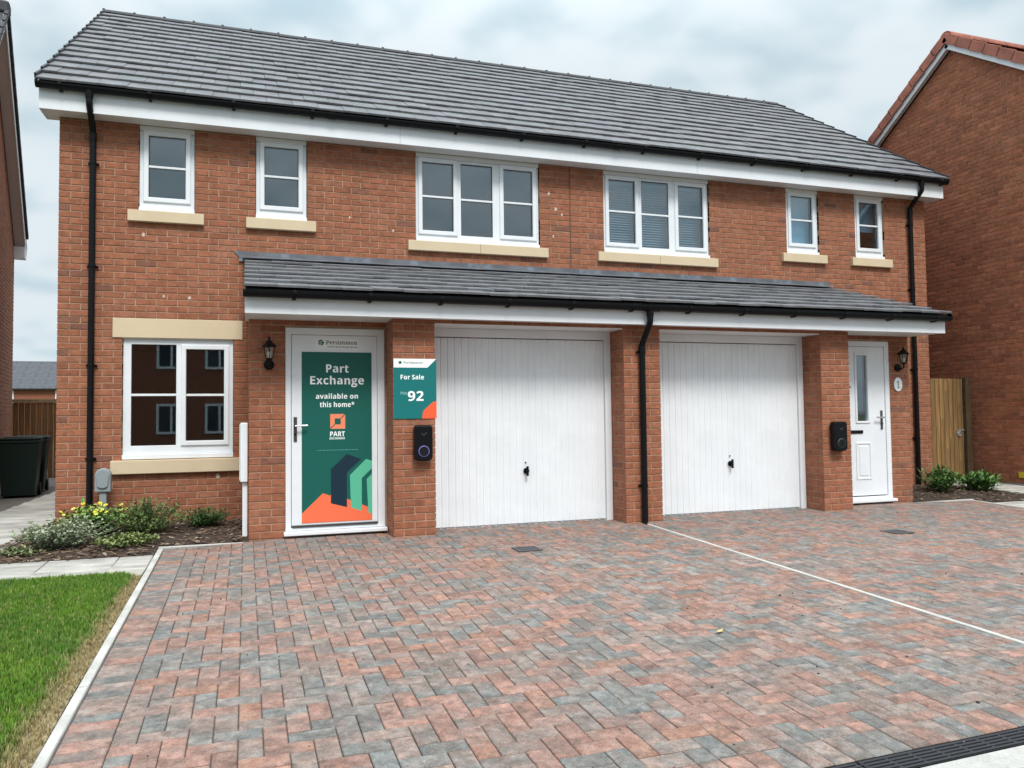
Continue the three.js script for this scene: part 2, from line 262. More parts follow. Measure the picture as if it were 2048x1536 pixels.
  bricks(recs2, { O: V3(0, 0, ZD), U: X, N: Zp, u0: GX0, u1: PIER[0][0] - 0.01, v0: -0.2, v1: GT, open: [[2.445, 3.465, 0.02, 2.163]], seen: 3 });
  bricks(recs2, { O: V3(0, 0, ZD), U: X, N: Zp, u0: PIER[2][1] + 0.01, u1: GX1, v0: -0.2, v1: GT, open: [[9.2, 10.25, 0.02, 2.163]], seen: 3 });
  bricks(recs2, { O: V3(GX0, 0, 0), U: Zp, N: Xn, u0: 0.01, u1: ZD - 0.1, v0: -0.2, v1: 2.6, clip: [[-0.3, -1, 3.05]], phase: 0 });
  bricks(recs2, { O: V3(GX1, 0, 0), U: Zn, N: X, u0: -(ZD - 0.1), u1: -0.01, v0: -0.2, v1: 2.6, clip: [[0.3, -1, 3.05]], phase: 0 });
  // the 300 bricks that show largest are bricks of their own, on either wall
  const all = recs.concat(recs2).map((r) => [shown(r), r]).sort((a, b) => b[0] - a[0]), cut = all[Math.min(300, all.length - 1)][0];
  emit(recs, 'brick', 'brickwork', M.brick, wall, recs.filter((r) => shown(r) > cut).length);
  emit(recs2, 'brick', 'brickwork', M.brick, gwall, recs2.filter((r) => shown(r) > cut).length);
  mesh('movement_joint', [B(6.307, 6.321, 3.16, SOFFIT - 0.003, -0.02, -0.003)], mat([0.13, 0.07, 0.05], 0.9), house);

  for (const [x, y, r] of [[6.0, 4.27, 0.022], [6.1, 4.06, 0.026], [6.19, 3.99, 0.018], [6.06, 3.68, 0.018], [1.43, 2.66, 0.02], [1.15, 2.67, 0.013], [3.85, 3.62, 0.016], [0.93, 3.38, 0.02], [3.3, 3.75, 0.012], [1.75, 0.56, 0.03]]) { const sh = new THREE.Shape(); for (let i = 0; i < 11; i++) { const a = (i / 11) * 6.283, q = r * rr(0.55, 1.15); sh[i ? 'lineTo' : 'moveTo'](Math.cos(a) * q * 0.8, Math.sin(a) * q * 1.25); } mesh('mortar_splash', [new THREE.ExtrudeGeometry(sh, { depth: 0.002, bevelEnabled: true, bevelSize: 0.002, bevelThickness: 0.001, bevelSegments: 1 }).translate(x, y, -0.0005)], mat([0.6, 0.48, 0.4], 0.95), wall); }
  // stone sills and lintels
  for (const w of wins) {
    const hh = w.k === 'g' ? 0.155 : 0.13, t = w.y0 - 0.032, n = w.k === 't' ? 2 : 1, a = w.x0 - 0.115, b = w.x1 + 0.11;
    for (let i = 0; i < n; i++) mesh('stone_sill', [B(a + ((b - a) * i) / n + (i ? 0.002 : 0), a + ((b - a) * (i + 1)) / n, t - hh, t, -0.12, 0.055, 0.008)], M.stone, house);
    if (w.k === 'g') mesh('stone_lintel', [B(w.x0 - 0.108, w.x1 + 0.106, 2.176, 2.402, -0.12, 0.012, 0.006)], M.stone, house);
  }
  // interior: floors, rear lining, partitions
  mesh('interior_floor', [B(HX0 + 0.3, HX1 - 0.3, 2.35, 2.6, ZB + 0.32, -0.32), B(HX0 + 0.3, HX1 - 0.3, -0.1, 0.06, ZB + 0.32, -0.32)], M.carpet, house);
  mesh('ceiling', [B(HX0 + 0.3, HX1 - 0.3, SOFFIT + 0.03, SOFFIT + 0.1, ZB + 0.32, -0.32)], M.plaster, house);
  for (const [x, z0] of [[1.85, -3.6], [3.5, -4.2], [XC, ZB + 0.35], [9.3, -4.2], [10.9, -3.6]]) mesh('partition', [B(x - 0.06, x + 0.06, 2.61, SOFFIT + 0.02, z0, -0.33)], M.plaster, house);
  for (const [a, b, z] of [[HX0 + 0.3, 1.78, -3.6], [1.92, 3.43, -3.0], [3.57, XC - 0.07, -4.2], [XC + 0.07, 9.23, -4.2], [9.37, 10.83, -3.4], [10.97, HX1 - 0.3, -3.6]]) mesh('partition', [B(a, b, 2.61, SOFFIT + 0.02, z - 0.1, z)], M.plaster, house);
  mesh('partition', [B(HX0 + 0.3, HX1 - 0.3, 0.07, 2.34, -4.1, -4.0), B(2.2, 2.3, 0.07, 2.34, -3.99, -0.33), B(10.4, 10.5, 0.07, 2.34, -3.99, -0.33)], M.plaster, house);

  // windows
  for (const w of wins) {
    const W = w.x1 - w.x0, zf = -0.1, fd = 0.065, yb = w.y0 + (w.k === 'g' ? 0.03 : 0.02);
    let lights;
    if (w.k === 's') lights = [[0.098, W - 0.098, w.y0 + 0.145, w.y1 - 0.05, 1]];
    else if (w.k === 't') lights = [[0.088, 0.505, w.y0 + 0.125, w.y1 - 0.055, 1], [0.611, 1.05, w.y0 + 0.085, w.y1 - 0.035, 0], [W - 0.505, W - 0.088, w.y0 + 0.125, w.y1 - 0.055, 1]];
    else lights = [[0.085, 0.565, w.y0 + 0.13, w.y1 - 0.06, 0], [0.672, 1.092, w.y0 + 0.178, w.y1 - 0.112, 1]];
    if (w.k === 'g' && w.x0 > XC) lights = lights.map(([a, b, c, d, e]) => [W - b, W - a, c, d, e]);
    const L = lights.map(([a, b, c, d, e]) => [w.x0 + a, w.x0 + b, c, d, e]);
    const win = mesh('window', [plate([w.x0, w.x1, yb, w.y1], L.map(([a, b, c, d, e]) => (e ? [a - 0.035, b + 0.035, c - 0.035, d + 0.035] : [a, b, c, d])), fd, zf, 0.004)], M.white, house);
    mesh('window_cill', [B(w.x0 - 0.004, w.x1 + 0.004, w.y0 - 0.024, yb - 0.001, zf, -0.0, 0.006)], M.white, win);
    if (w.k !== 'g') mesh('head_trim', [B(w.x0, w.x1, w.y1 + 0.002, SOFFIT - 0.004, zf + 0.01, -0.012, 0.004)], M.whiteMatt, win);
    else mesh('head_trim', [B(w.x0 - 0.002, w.x1 + 0.002, w.y1 + 0.001, w.y1 + 0.01, zf, -0.005)], M.whiteMatt, win);
    for (const [a, b, c, d, e] of L) {
      const zo = e ? zf + 0.014 : zf - 0.002, zg2 = zf + 0.03;
      if (e) mesh('sash', [plate([a - 0.055, b + 0.055, c - 0.055, d + 0.055], [[a, b, c, d]], fd + 0.006, zo, 0.006)], M.white, win);
      mesh('gasket', [plate([a - 0.004, b + 0.004, c - 0.004, d + 0.004], [[a + 0.007, b - 0.007, c + 0.007, d - 0.007]], 0.012, zg2 + 0.012)], M.seal, win);
      mesh('pane', [B(a - 0.003, b + 0.003, c - 0.003, d + 0.003, zg2, zg2 + 0.02)], M.glass, win);
      const m = (c + d) / 2; mesh('glazing_bar', [B(a, b, m - 0.0135, m + 0.0135, zg2 + 0.021, zg2 + 0.034, 0.004)], M.white, win);
    }
  }

  // eaves: soffit, fascia, gutter, brackets, downpipes
  const gutter = (x0, x1, y, z, r) => { const s = new THREE.Shape(); s.absarc(0, 0, r, Math.PI, 0, false); s.lineTo(r - 0.006, 0.0); s.absarc(0, 0, r - 0.006, 0, Math.PI, true); s.closePath(); const g = new THREE.ExtrudeGeometry(s, { depth: x1 - x0, bevelEnabled: false, curveSegments: 12 }); g.rotateY(Math.PI / 2); return [g.translate(x0, y, z), cyl(r - 0.001, r - 0.001, 0.012, x0 + 0.006, y, z, 'x').scale(1, 1, 1), cyl(r - 0.001, r - 0.001, 0.012, x1 - 0.006, y, z, 'x')]; };
  const bracket = (x, y, z, r) => [B(x - 0.018, x + 0.018, y - r - 0.012, y - r + 0.03, z - r * 1.15, z - 0.005, 0.004), B(x - 0.02, x + 0.02, y - 0.02, y + 0.012, z + r - 0.006, z + r + 0.008, 0.003), B(x - 0.016, x + 0.016, y - r - 0.006, y - r + 0.004, z - 0.03, z + 0.03, 0.003)];
  const FX0 = HX0 - 0.155, FX1 = HX1 + 0.15;
  mesh('soffit', [B(FX0, FX1, SOFFIT, SOFFIT + 0.018, 0.0 - 0.004, 0.222)], M.whiteMatt, house);
  for (const [a, b] of [[FX0 - 0.002, 3.9], [3.902, 8.2], [8.202, FX1 + 0.002]]) mesh('fascia', [B(a, b, SOFFIT - 0.012, EAVE_Y - 0.005, 0.223, 0.243, 0.003)], M.white, house);
  for (const [x, s] of [[FX0, 1], [FX1, -1]]) { // boxed ends of the eaves
    const e = new THREE.Shape(); e.moveTo(0.222, SOFFIT - 0.01); e.lineTo(0.222, EAVE_Y - 0.02); e.lineTo(-0.14, EAVE_Y + 0.14); e.lineTo(-0.14, SOFFIT - 0.0); e.lineTo(0.1, SOFFIT - 0.01); e.closePath();
    const g = new THREE.ExtrudeGeometry(e, { depth: 0.018, bevelEnabled: false }); g.rotateY(-Math.PI / 2); mesh('box_end', [g.translate(x + (s > 0 ? 0.018 : 0), 0, 0)], M.white, house);
    mesh('box_end_soffit', [B(Math.min(x, s > 0 ? HX0 : HX1), Math.max(x, s > 0 ? HX0 : HX1), SOFFIT + 0.001, SOFFIT + 0.016, -0.14, -0.006)], M.whiteMatt, house);
  }
  const GR = 0.056, GYm = EAVE_Y - 0.018, GZm = 0.243 + GR + 0.002;
  mesh('gutter', gutter(FX0 - 0.02, FX1 + 0.02, GYm, GZm, GR), M.black, house);
  for (let x = 0.12; x < 12.8; x += 0.9) mesh('gutter_bracket', bracket(x, GYm, GZm, GR), M.black, house);
  for (const x of [3.05, 6.9, 10.1]) mesh('gutter_union', [gutter(x - 0.045, x + 0.045, GYm, GZm, GR + 0.007)[0]], M.black, house);
  const clip = (x, y, z, s = 1) => [B(x - 0.055, x + 0.055, y - 0.012, y + 0.012, z - 0.055, z - 0.03, 0.003), cyl(0.04, 0.04, 0.026, x, y, z, 'y', 18), cyl(0.01, 0.01, 0.03, x + s * 0.052, y, z - 0.03, 'z', 8)];
  const dp = (x, yTop, zTop, zWall, yBot, clips, s) => mesh('downpipe', [cyl(0.045, 0.038, 0.09, x, yTop - 0.075, zTop, 'y', 18), tube([[x, yTop - 0.06, zTop], [x, yTop - 0.16, zTop], [x, yTop - 0.2, zTop - 0.015], [x, yTop - 0.38, zWall + 0.03], [x, yTop - 0.42, zWall], [x, yTop - 0.6, zWall]], 0.034, 48), cyl(0.034, 0.034, yTop - 0.58 - yBot, x, (yTop - 0.58 + yBot) / 2, zWall, 'y', 18), cyl(0.0385, 0.0385, 0.09, x, yTop - 0.47, zWall, 'y', 18), ...clips.flatMap((y) => clip(x, y, zWall, s))], M.black, house);
  dp(0.405, GYm, GZm, 0.052, 0.0, [4.16, 2.98, 1.85, 0.8], 1);
  dp(12.285, GYm, GZm, 0.052, 0.0, [4.25, 3.2, 1.9, 0.8], -1);

  // roof
  const sl = V3(0, RS, -1).normalize(), nr = V3(0, 1, RS).normalize(), len = Math.hypot(RIDGE_Y - EAVE_Y, EAVE_Z - RIDGE_Z);
  const roofSlab = (front) => { const s = new THREE.Shape(); s.moveTo(0, 0); s.lineTo(len, 0); s.lineTo(len, 0.05); s.lineTo(0, 0.05); s.closePath(); const g = new THREE.ExtrudeGeometry(s, { depth: FX1 - FX0, bevelEnabled: false }); g.rotateY(-Math.PI / 2); g.translate(FX1, 0, 0); return g; };
  const th = Math.atan(RS), deckF = new THREE.BoxGeometry(FX1 - FX0 + 0.02, 0.03, len).rotateX(th).translate((FX0 + FX1) / 2, (EAVE_Y + RIDGE_Y) / 2 - 0.03, (EAVE_Z + RIDGE_Z) / 2);
  const roof = mesh('roof', [deckF], M.deck, house);
  mesh('rear_slope', [new THREE.BoxGeometry(FX1 - FX0 + 0.06, 0.06, len).rotateX(-th).translate((FX0 + FX1) / 2, (EAVE_Y + RIDGE_Y) / 2 - 0.005, RIDGE_Z - (EAVE_Z - RIDGE_Z) / 2)], M.ridge, house);
  const tiles = (o) => { // o:{x0,x1,y,z,sl,len,gauge,w}
    const out = [], n = Math.round(o.len / o.gauge), gauge = o.len / n, thk = 0.025, tilt = (thk + 0.004) / gauge;
    const nn = V3(0, -o.sl.z, o.sl.y), V = V3().copy(o.sl).addScaledVector(nn, -tilt).normalize(), N = V3().crossVectors(X, V).normalize();
    for (let k = 0; k < n; k++) {
      const O = V3(0, o.y, o.z).addScaledVector(o.sl, k * gauge - 0.02).addScaledVector(nn, 0.045), off = k & 1 ? o.w / 2 : 0;
      for (let a = o.x0 - (off ? o.w / 2 : 0); a < o.x1 - 0.02; a += o.w) {
        const p = Math.max(a, o.x0) + 0.0008, q = Math.min(a + o.w, o.x1) - 0.0008; if (q - p < 0.05) continue;
        const t = rr(0.93, 1.07), c = [0.18 * t, 0.184 * t, 0.197 * t];
        out.push({ O, U: X, V, N, poly: rectPoly(p, q, rr(-0.006, 0.006), Math.min(gauge + 0.07, (n - k) * gauge + 0.02)), depth: thk, ch: 0.004, h: rr(-0.0035, 0.004), col: c, col2: c.map((v) => v * rr(0.93, 1.07)) });
      }
    }
    return out;
  };
  const main = tiles({ x0: FX0 - 0.01, x1: FX1 + 0.01, y: EAVE_Y, z: EAVE_Z + 0.02, sl, len, gauge: 0.335, w: 0.3 });
  // dry verge units and ridge tiles
  const n15 = Math.round(len / 0.335), gz = len / n15;
  for (const x of [FX0 - 0.03, FX1 + 0.005]) for (let k = 0; k < n15; k++) { const g = new THREE.BoxGeometry(0.025, 0.075, gz + 0.03).rotateX(th - 0.07).translate(x + 0.0125, EAVE_Y + sl.y * (k + 0.5) * gz + 0.034, EAVE_Z + sl.z * (k + 0.5) * gz); mesh('verge_unit', [g], M.ridge, roof); }
  for (let i = 0, a = FX0 - 0.02; a < FX1; i++, a += 0.45) { const b = Math.min(a + 0.448, FX1 + 0.02); const s = new THREE.Shape(); s.absarc(0, 0, 0.11, 0.3, Math.PI - 0.3, false); s.absarc(0, 0, 0.092, Math.PI - 0.3, 0.3, true); s.closePath(); const g = new THREE.ExtrudeGeometry(s, { depth: b - a, bevelEnabled: false, curveSegments: 8 }); g.rotateY(Math.PI / 2); mesh('ridge_tile', [g.translate(a, RIDGE_Y - 0.045 + rr(-0.003, 0.003), RIDGE_Z), B(a - 0.02, a + 0.02, RIDGE_Y + 0.04, RIDGE_Y + 0.075, RIDGE_Z - 0.05, RIDGE_Z + 0.05, 0.01)], M.ridge, roof); }
  // canopy over the doors and garages
  const CX0 = 2.055, CX1 = 10.64, CY = 2.455, CZ = 2.2, TY = 3.13, csl = V3(0, TY - CY, 0.02 - CZ).normalize(), clen = Math.hypot(TY - CY, CZ - 0.02), cth = Math.atan((TY - CY) / (CZ - 0.02));
  const croof = mesh('canopy_roof', [new THREE.BoxGeometry(CX1 - CX0, 0.03, clen).rotateX(cth).translate((CX0 + CX1) / 2, (CY + TY) / 2 - 0.02, (CZ + 0.02) / 2)], M.deck, house);
  const can = tiles({ x0: CX0 - 0.01, x1: CX1 + 0.01, y: CY, z: CZ + 0.02, sl: csl, len: clen, gauge: 0.31, w: 0.3 });
  const all2 = main.concat(can).map((r) => shown(r)).sort((a, b) => b - a), cut2 = all2[Math.min(300, all2.length - 1)];
  emit(main, 'roof_tile', 'tiling', M.tile, roof, main.filter((r) => shown(r) > cut2).length);
  emit(can, 'roof_tile', 'tiling', M.tile, croof, can.filter((r) => shown(r) > cut2).length);
  mesh('canopy_soffit', [B(CX0, CX1, 2.236, 2.25, ZD - 0.2, 2.118)], M.whiteMatt, house);
  for (const [a, b] of [[CX0 - 0.004, 6.34], [6.342, CX1 + 0.004]]) mesh('canopy_fascia', [B(a, b, 2.224, CY - 0.01, 2.12, 2.14, 0.003)], M.white, house);
  for (const [x, s] of [[CX0, 1], [CX1, -1]]) { const e = new THREE.Shape(); e.moveTo(2.119, 2.226); e.lineTo(2.119, CY - 0.02); e.lineTo(0.0, TY - 0.04); e.lineTo(0.0, 2.5); e.lineTo(1.5, 2.24); e.closePath(); const g = new THREE.ExtrudeGeometry(e, { depth: 0.018, bevelEnabled: false }); g.rotateY(-Math.PI / 2); mesh('barge_board', [g.translate(x + (s > 0 ? 0.018 : 0), 0, 0)], M.white, house); }
  const cgy = CY - 0.03, cgz = 2.14 + GR + 0.002;
  mesh('gutter', gutter(CX0 - 0.02, CX1 + 0.02, cgy, cgz, GR), M.black, house);
  for (let x = 2.5; x < 10.7; x += 0.72) mesh('gutter_bracket', bracket(x, cgy, cgz, GR), M.black, house);
  mesh('gutter_union', [gutter(6.27, 6.44, cgy, cgz, GR + 0.007)[0]], M.black, house);
  dp(6.322, cgy, cgz, ZG + 0.045, gy(2) + 0.012, [1.93, 0.42], -1);
  // lead flashing in lengths, dressed over the top course
  for (let i = 0, a = 1.945; a < 10.6; i++) {
    const b = Math.min(a + 1.46, 10.66), k = 0.02 + i * 0.0006; 
    const ap = new THREE.BoxGeometry(b - a + 0.05, 0.004, 0.17, 24, 1, 4), p = ap.attributes.position; for (let q = 0; q < p.count; q++) p.setY(q, p.getY(q) + 0.008 * (fbm(p.getX(q) * 4 + a, p.getZ(q) * 8, 3, 2) - 0.5));
    ap.computeVertexNormals(); ap.rotateX(cth - 0.02).translate(Math.max((a + b) / 2, 2.045 + (b - a) / 2), TY + 0.032 + i * 0.0006, 0.1);
    const up = new THREE.BoxGeometry(b - a + 0.05, 0.125, 0.005, 24, 4, 1), r = up.attributes.position; for (let q = 0; q < r.count; q++) r.setZ(q, r.getZ(q) + 0.006 * (fbm(r.getX(q) * 5 + a, r.getY(q) * 8, 7, 2) - 0.5) + 0.012 * (r.getY(q) < -0.05 ? 1 : 0)); if (!i) for (let q = 0; q < r.count; q++) if (r.getX(q) < -(b - a) / 2) r.setX(q, r.getX(q) + 0.11 * (0.5 - r.getY(q) / 0.125)); up.computeVertexNormals(); up.translate((a + b) / 2, 3.185, 0.008 + i * 0.0006);
    const f = mesh('flashing', [ap, up], M.lead, house); a = b;
  }

  // garage doors
  const garage = (x0, x1, hx) => {
    const z = ZR, fr = 0.075, top = 2.095, yb = -0.02;
    const g = mesh('garage_door', [B(x0 + 0.002, x0 + 0.055, yb, 2.19, z - 0.05, z + 0.02, 0.004), B(x1 - 0.08, x1 - 0.002, yb, 2.19, z - 0.05, z + 0.02, 0.004), B(x0 + 0.056, x1 - 0.081, top, 2.19, z - 0.05, z + 0.018, 0.004), B(x0 + 0.055, x1 - 0.08, yb - 0.01, 0.02, z - 0.05, z - 0.012)], M.garage, house);
    const a = x0 + 0.06, b = x1 - 0.085, n = 26, w = (b - a) / n, s = new THREE.Shape(); // ribbed steel skin: flats with narrow V grooves
    s.moveTo(a, 0);
    for (let i = 0; i < n; i++) { const c = a + i * w; s.lineTo(c + 0.002, 0); s.lineTo(c + 0.012, 0.008); s.lineTo(c + w - 0.012, 0.008); s.lineTo(c + w - 0.002, 0); }
    s.lineTo(b, 0); s.lineTo(b, -0.012); s.lineTo(a, -0.012); s.closePath();
    const e = new THREE.ExtrudeGeometry(s, { depth: top - 0.035, bevelEnabled: false }); e.rotateX(Math.PI / 2); e.scale(1, -1, 1); // shape y -> z
    const idx = e.toNonIndexed(), p = idx.attributes.position; for (let i = 0; i < p.count; i += 3) { const t = [p.getX(i + 1), p.getY(i + 1), p.getZ(i + 1)]; p.setXYZ(i + 1, p.getX(i + 2), p.getY(i + 2), p.getZ(i + 2)); p.setXYZ(i + 2, ...t); } idx.deleteAttribute('normal'); idx.computeVertexNormals();
    mesh('door_panel', [idx.translate(0, 0.025, z - 0.006)], M.garage, g);
    mesh('door_handle', [cyl(0.034, 0.034, 0.012, hx, 0.605, z + 0.012, 'z'), cyl(0.012, 0.012, 0.05, hx, 0.605, z + 0.03, 'z', 12), B(hx - 0.014, hx + 0.014, 0.55, 0.66, z + 0.045, z + 0.062, 0.006)], M.black, g);
    mesh('keyhole', [cyl(0.009, 0.009, 0.006, hx - 0.006, 0.7, z + 0.012, 'z', 12)], M.pewter, g);
    mesh('lintel_soffit', [B(x0 + 0.004, x1 - 0.004, 2.191, 2.199, z - 0.04, ZG - 0.004)], M.garage, g);
  };
  garage(PIER[0][1], PIER[1][0], 5.045); garage(PIER[1][1], PIER[2][0], 7.715);
  mesh('hall_floor', [B(2.36, 10.33, -0.28, 0.012, 0.02, ZD - 0.28)], M.conc, house);
  for (const x of [3.55, XC - 0.05, 9.1]) mesh('partition', [B(x, x + 0.1, 0.02, 2.2, 0.02, ZD - 0.27)], M.plaster, house);

  // front doors
  const doorSet = (x0, x1, hingeRight) => {
    const z = ZD, yb = 0.075, d = mesh('front_door', [plate([x0, x1, yb - 0.002, 2.16], [[x0 + 0.055, x1 - 0.075, yb + 0.03, 2.09]], 0.07, z - 0.055, 0.004)], M.white, house);
    mesh('threshold', [B(x0 - 0.02, x1 + 0.015, 0.032, yb - 0.004, z - 0.05, z + 0.085, 0.008)], M.white, d);
    return d;
  };
  const d1 = doorSet(2.447, 3.463); // door leaf wrapped with a printed banner
  mesh('door_leaf', [B(2.506, 3.385, 0.118, 2.087, ZD - 0.05, ZD + 0.006, 0.006)], M.white, d1);
  mesh('weather_bar', [B(2.51, 3.38, 0.108, 0.132, ZD + 0.007, ZD + 0.03, 0.004)], M.pewter, d1);
  const d2 = doorSet(9.232, 10.248);
  const lx0 = 9.29, lx1 = 10.17;
  mesh('door_leaf', [plate([lx0, lx1, 0.118, 2.087], [[9.705, 9.878, 1.1, 1.97]], 0.056, ZD - 0.05, 0.005)], M.white, d2);
  mesh('glass_strip', [B(9.703, 9.88, 1.098, 1.972, ZD - 0.028, ZD - 0.012)], M.glass, d2);
  mesh('glass_beading', [plate([9.675, 9.908, 1.07, 2.0], [[9.705, 9.878, 1.1, 1.97]], 0.014, ZD + 0.004, 0.005)], M.white, d2);
  mesh('door_moulding', [plate([9.665, 9.915, 0.33, 0.82], [[9.69, 9.89, 0.355, 0.795]], 0.012, ZD + 0.003, 0.005), B(9.715, 9.865, 0.38, 0.77, ZD + 0.001, ZD + 0.013, 0.006)], M.white, d2);
  mesh('letter_plate', [B(9.55, 9.785, 0.936, 0.98, ZD + 0.004, ZD + 0.02, 0.008)], M.black, d2);
  mesh('spy_hole', [cyl(0.011, 0.011, 0.008, 9.6, 1.55, ZD + 0.008, 'z', 14)], M.pewter, d2);
  for (const [d, x, s] of [[d1, 2.544, 1], [d2, 10.1, -1]]) {
    const h = mesh('door_handle', [B(x - 0.017, x + 0.017, 0.985, 1.238, ZD + 0.006, ZD + 0.017, 0.004)], M.pewter, d);
    mesh('handle_lever', [cyl(0.011, 0.011, 0.05, x, 1.145, ZD + 0.038, 'z', 12), tube([[x, 1.145, ZD + 0.058], [x + s * 0.04, 1.145, ZD + 0.062], [x + s * 0.12, 1.148, ZD + 0.06]], 0.0095, 16, 10)], M.chrome, d);
    mesh('lock_cylinder', [cyl(0.011, 0.011, 0.014, x, 1.06, ZD + 0.02, 'z', 12)], M.black, d);
  }
  // printed vinyl on the left door
  const cv = document.createElement('canvas'); cv.width = 720; cv.height = 1764; const c = cv.getContext('2d');
  c.fillStyle = '#005a50'; c.fillRect(0, 0, 720, 1764);
  const poly = (col, pts) => { c.fillStyle = col; c.beginPath(); pts.forEach(([x, y], i) => (i ? c.lineTo(x, y) : c.moveTo(x, y))); c.closePath(); c.fill(); };
  const u = (px) => ((px - 604) / 140) * 720, v = (py) => ((py - 704) / 341) * 1764;
  poly('#f0714a', [[u(604), v(1026)], [u(645), v(987)], [u(735), v(1021)], [u(745), v(1038)], [u(745), v(1050)], [u(603), v(1050)]]);
  poly('#f0714a', [[u(660), v(990)], [u(700), v(1003)], [u(700), v(1030)], [u(660), v(1020)]]);
  poly('#04283a', [[u(661), v(940)], [u(693), v(910)], [u(722), v(921)], [u(693), v(948)], [u(693), v(1017)], [u(661), v(1008)]]);
  poly('#f0714a', [[u(693), v(1000)], [u(700), v(1003)], [u(735), v(1018)], [u(735), v(1024)], [u(693), v(1024)]]);
  poly('#57b795', [[u(699), v(953)], [u(732), v(921)], [u(746), v(926)], [u(746), v(938)], [u(723), v(960)], [u(723), v(1026)], [u(701), v(1018)]]);
  poly('#57b795', [[u(733), v(962)], [u(746), v(949)], [u(746), v(1035)], [u(736), v(1029)]]);
  c.textAlign = 'center'; c.fillStyle = '#ffffff'; const cx = u(674);
  const T = (s, px, py, w, col = '#ffffff') => { c.font = `bold ${px}px sans-serif`; c.fillStyle = col; c.save(); c.translate(cx, v(py)); const m = c.measureText(s).width; c.scale(u(604 + w) / m, 1); c.fillText(s, 0, 0); c.restore(); };
  T('Part', 118, 745, 48); T('Exchange', 118, 769, 111); T('available on', 74, 798, 86); T('this home*', 74, 815, 70);
  c.fillStyle = '#f28b66'; const q0 = u(660), q1 = u(690), w0 = v(829), w1 = v(859); c.fillRect(q0, w0, q1 - q0, w1 - w0); c.fillStyle = '#005a50'; c.fillRect(u(669), v(838), u(616) , v(716)); 
  c.strokeStyle = '#005a50'; c.lineWidth = 9; c.beginPath(); c.moveTo(u(681), v(838)); c.lineTo(q1, w0); c.moveTo(u(669), v(850)); c.lineTo(q0, w1); c.stroke();
  T('PART', 70, 874, 31); T('EXCHANGE', 30, 880, 31);
  c.fillStyle = 'rgba(190,225,215,0.55)'; for (let i = 0, x = u(634); x < u(714); i++) { const w = 14 + ((i * 37) % 30); c.fillRect(x, v(901), w, 5); x += w + 8; }
  const bt = new THREE.CanvasTexture(cv); bt.colorSpace = THREE.SRGBColorSpace;
  const flat = (name, w, h, x, y, z, t, parent) => { const m = fin(new THREE.Mesh(new THREE.BoxGeometry(w, h, 0.002), new THREE.MeshStandardMaterial({ map: t, roughness: 0.45 }))); m.name = name; m.position.set(x, y, z); parent.add(m); return m; };
  const sideFix = (m) => { const uvA = m.geometry.attributes.uv; for (let i = 0; i < uvA.count; i++) if (i < 16 || i >= 20) uvA.setXY(i, 0.02, 0.5); };
  sideFix(flat('printed_banner', 0.718, 1.764, 2.967, 1.029, ZD + 0.0085, bt, d1));
  const cl = document.createElement('canvas'); cl.width = 512; cl.height = 128; const e = cl.getContext('2d'); e.fillStyle = '#edeff1'; e.fillRect(0, 0, 512, 128);
  e.fillStyle = '#1d5a3c'; e.beginPath(); e.arc(62, 52, 34, 0, 7); e.fill(); e.strokeStyle = '#edeff1'; e.lineWidth = 7; e.beginPath(); e.moveTo(36, 60); e.quadraticCurveTo(60, 40, 88, 30); e.moveTo(52, 88); e.quadraticCurveTo(56, 60, 78, 60); e.stroke();
  e.fillStyle = '#2a3430'; e.font = 'bold 66px serif'; const pw = e.measureText('Persimmon').width; e.save(); e.translate(118, 72); e.scale(380 / pw, 1); e.fillText('Persimmon', 0, 0); e.restore(); e.fillStyle = '#59625e'; for (let x = 140, i = 0; x < 490; i++) { const w = 20 + ((i * 29) % 26); e.fillRect(x, 98, w, 10); x += w + 9; }
  const lt = new THREE.CanvasTexture(cl); lt.colorSpace = THREE.SRGBColorSpace;
  sideFix(flat('logo_print', 0.44, 0.11, 2.97, 2.0, ZD + 0.0078, lt, d1));
}

// ---------- things on the walls ----------
{ // estate agent style plot board on the pier
  const cv = document.createElement('canvas'); cv.width = 512; cv.height = 712; const c = cv.getContext('2d'); c.fillStyle = '#00706f'; c.fillRect(0, 0, 512, 712);
  const P = (col, pts) => { c.fillStyle = col; c.beginPath(); pts.forEach(([x, y], i) => (i ? c.lineTo(x, y) : c.moveTo(x, y))); c.closePath(); c.fill(); };
  P('#fbfbfd', [[0, 0], [512, 0], [405, 105], [0, 105]]); P('#f45f38', [[512, 505], [470, 512], [350, 620], [335, 712], [512, 712]]);
  c.fillStyle = '#1f6b43'; c.beginPath(); c.arc(78, 46, 19, 0, 7); c.fill(); c.fillStyle = '#5c6a64'; c.font = 'bold 40px serif'; c.fillText('Persimmon', 116, 60);
  c.fillStyle = '#fff'; c.font = 'bold 76px sans-serif'; let m = c.measureText('For Sale').width; c.save(); c.translate(76, 245); c.scale(290 / m, 1); c.fillText('For Sale', 0, 0); c.restore();
  c.font = '46px sans-serif'; c.fillStyle = '#a9d3cf'; c.fillText('Plot', 78, 425); c.fillStyle = '#fff'; c.font = 'bold 160px sans-serif'; m = c.measureText('92').width; c.save(); c.translate(162, 500); c.scale(200 / m, 1); c.fillText('92', 0, 0); c.restore();
  const t = new THREE.CanvasTexture(cv); t.colorSpace = THREE.SRGBColorSpace;
  const s = thing('for_sale_board', 'teal and orange for sale board reading 92 fixed to brick pier', 'sign', [3.716, 1.205, ZG + 0.006]);
  mesh('backing_board', [B(-0.223, 0.223, 0, 0.618, -0.003, 0.002)], M.white, s);
  const f = fin(new THREE.Mesh(new THREE.PlaneGeometry(0.446, 0.618), new THREE.MeshStandardMaterial({ map: t, roughness: 0.45 }))); f.name = 'printed_face'; f.position.set(0, 0.309, 0.0032); s.add(f);
}
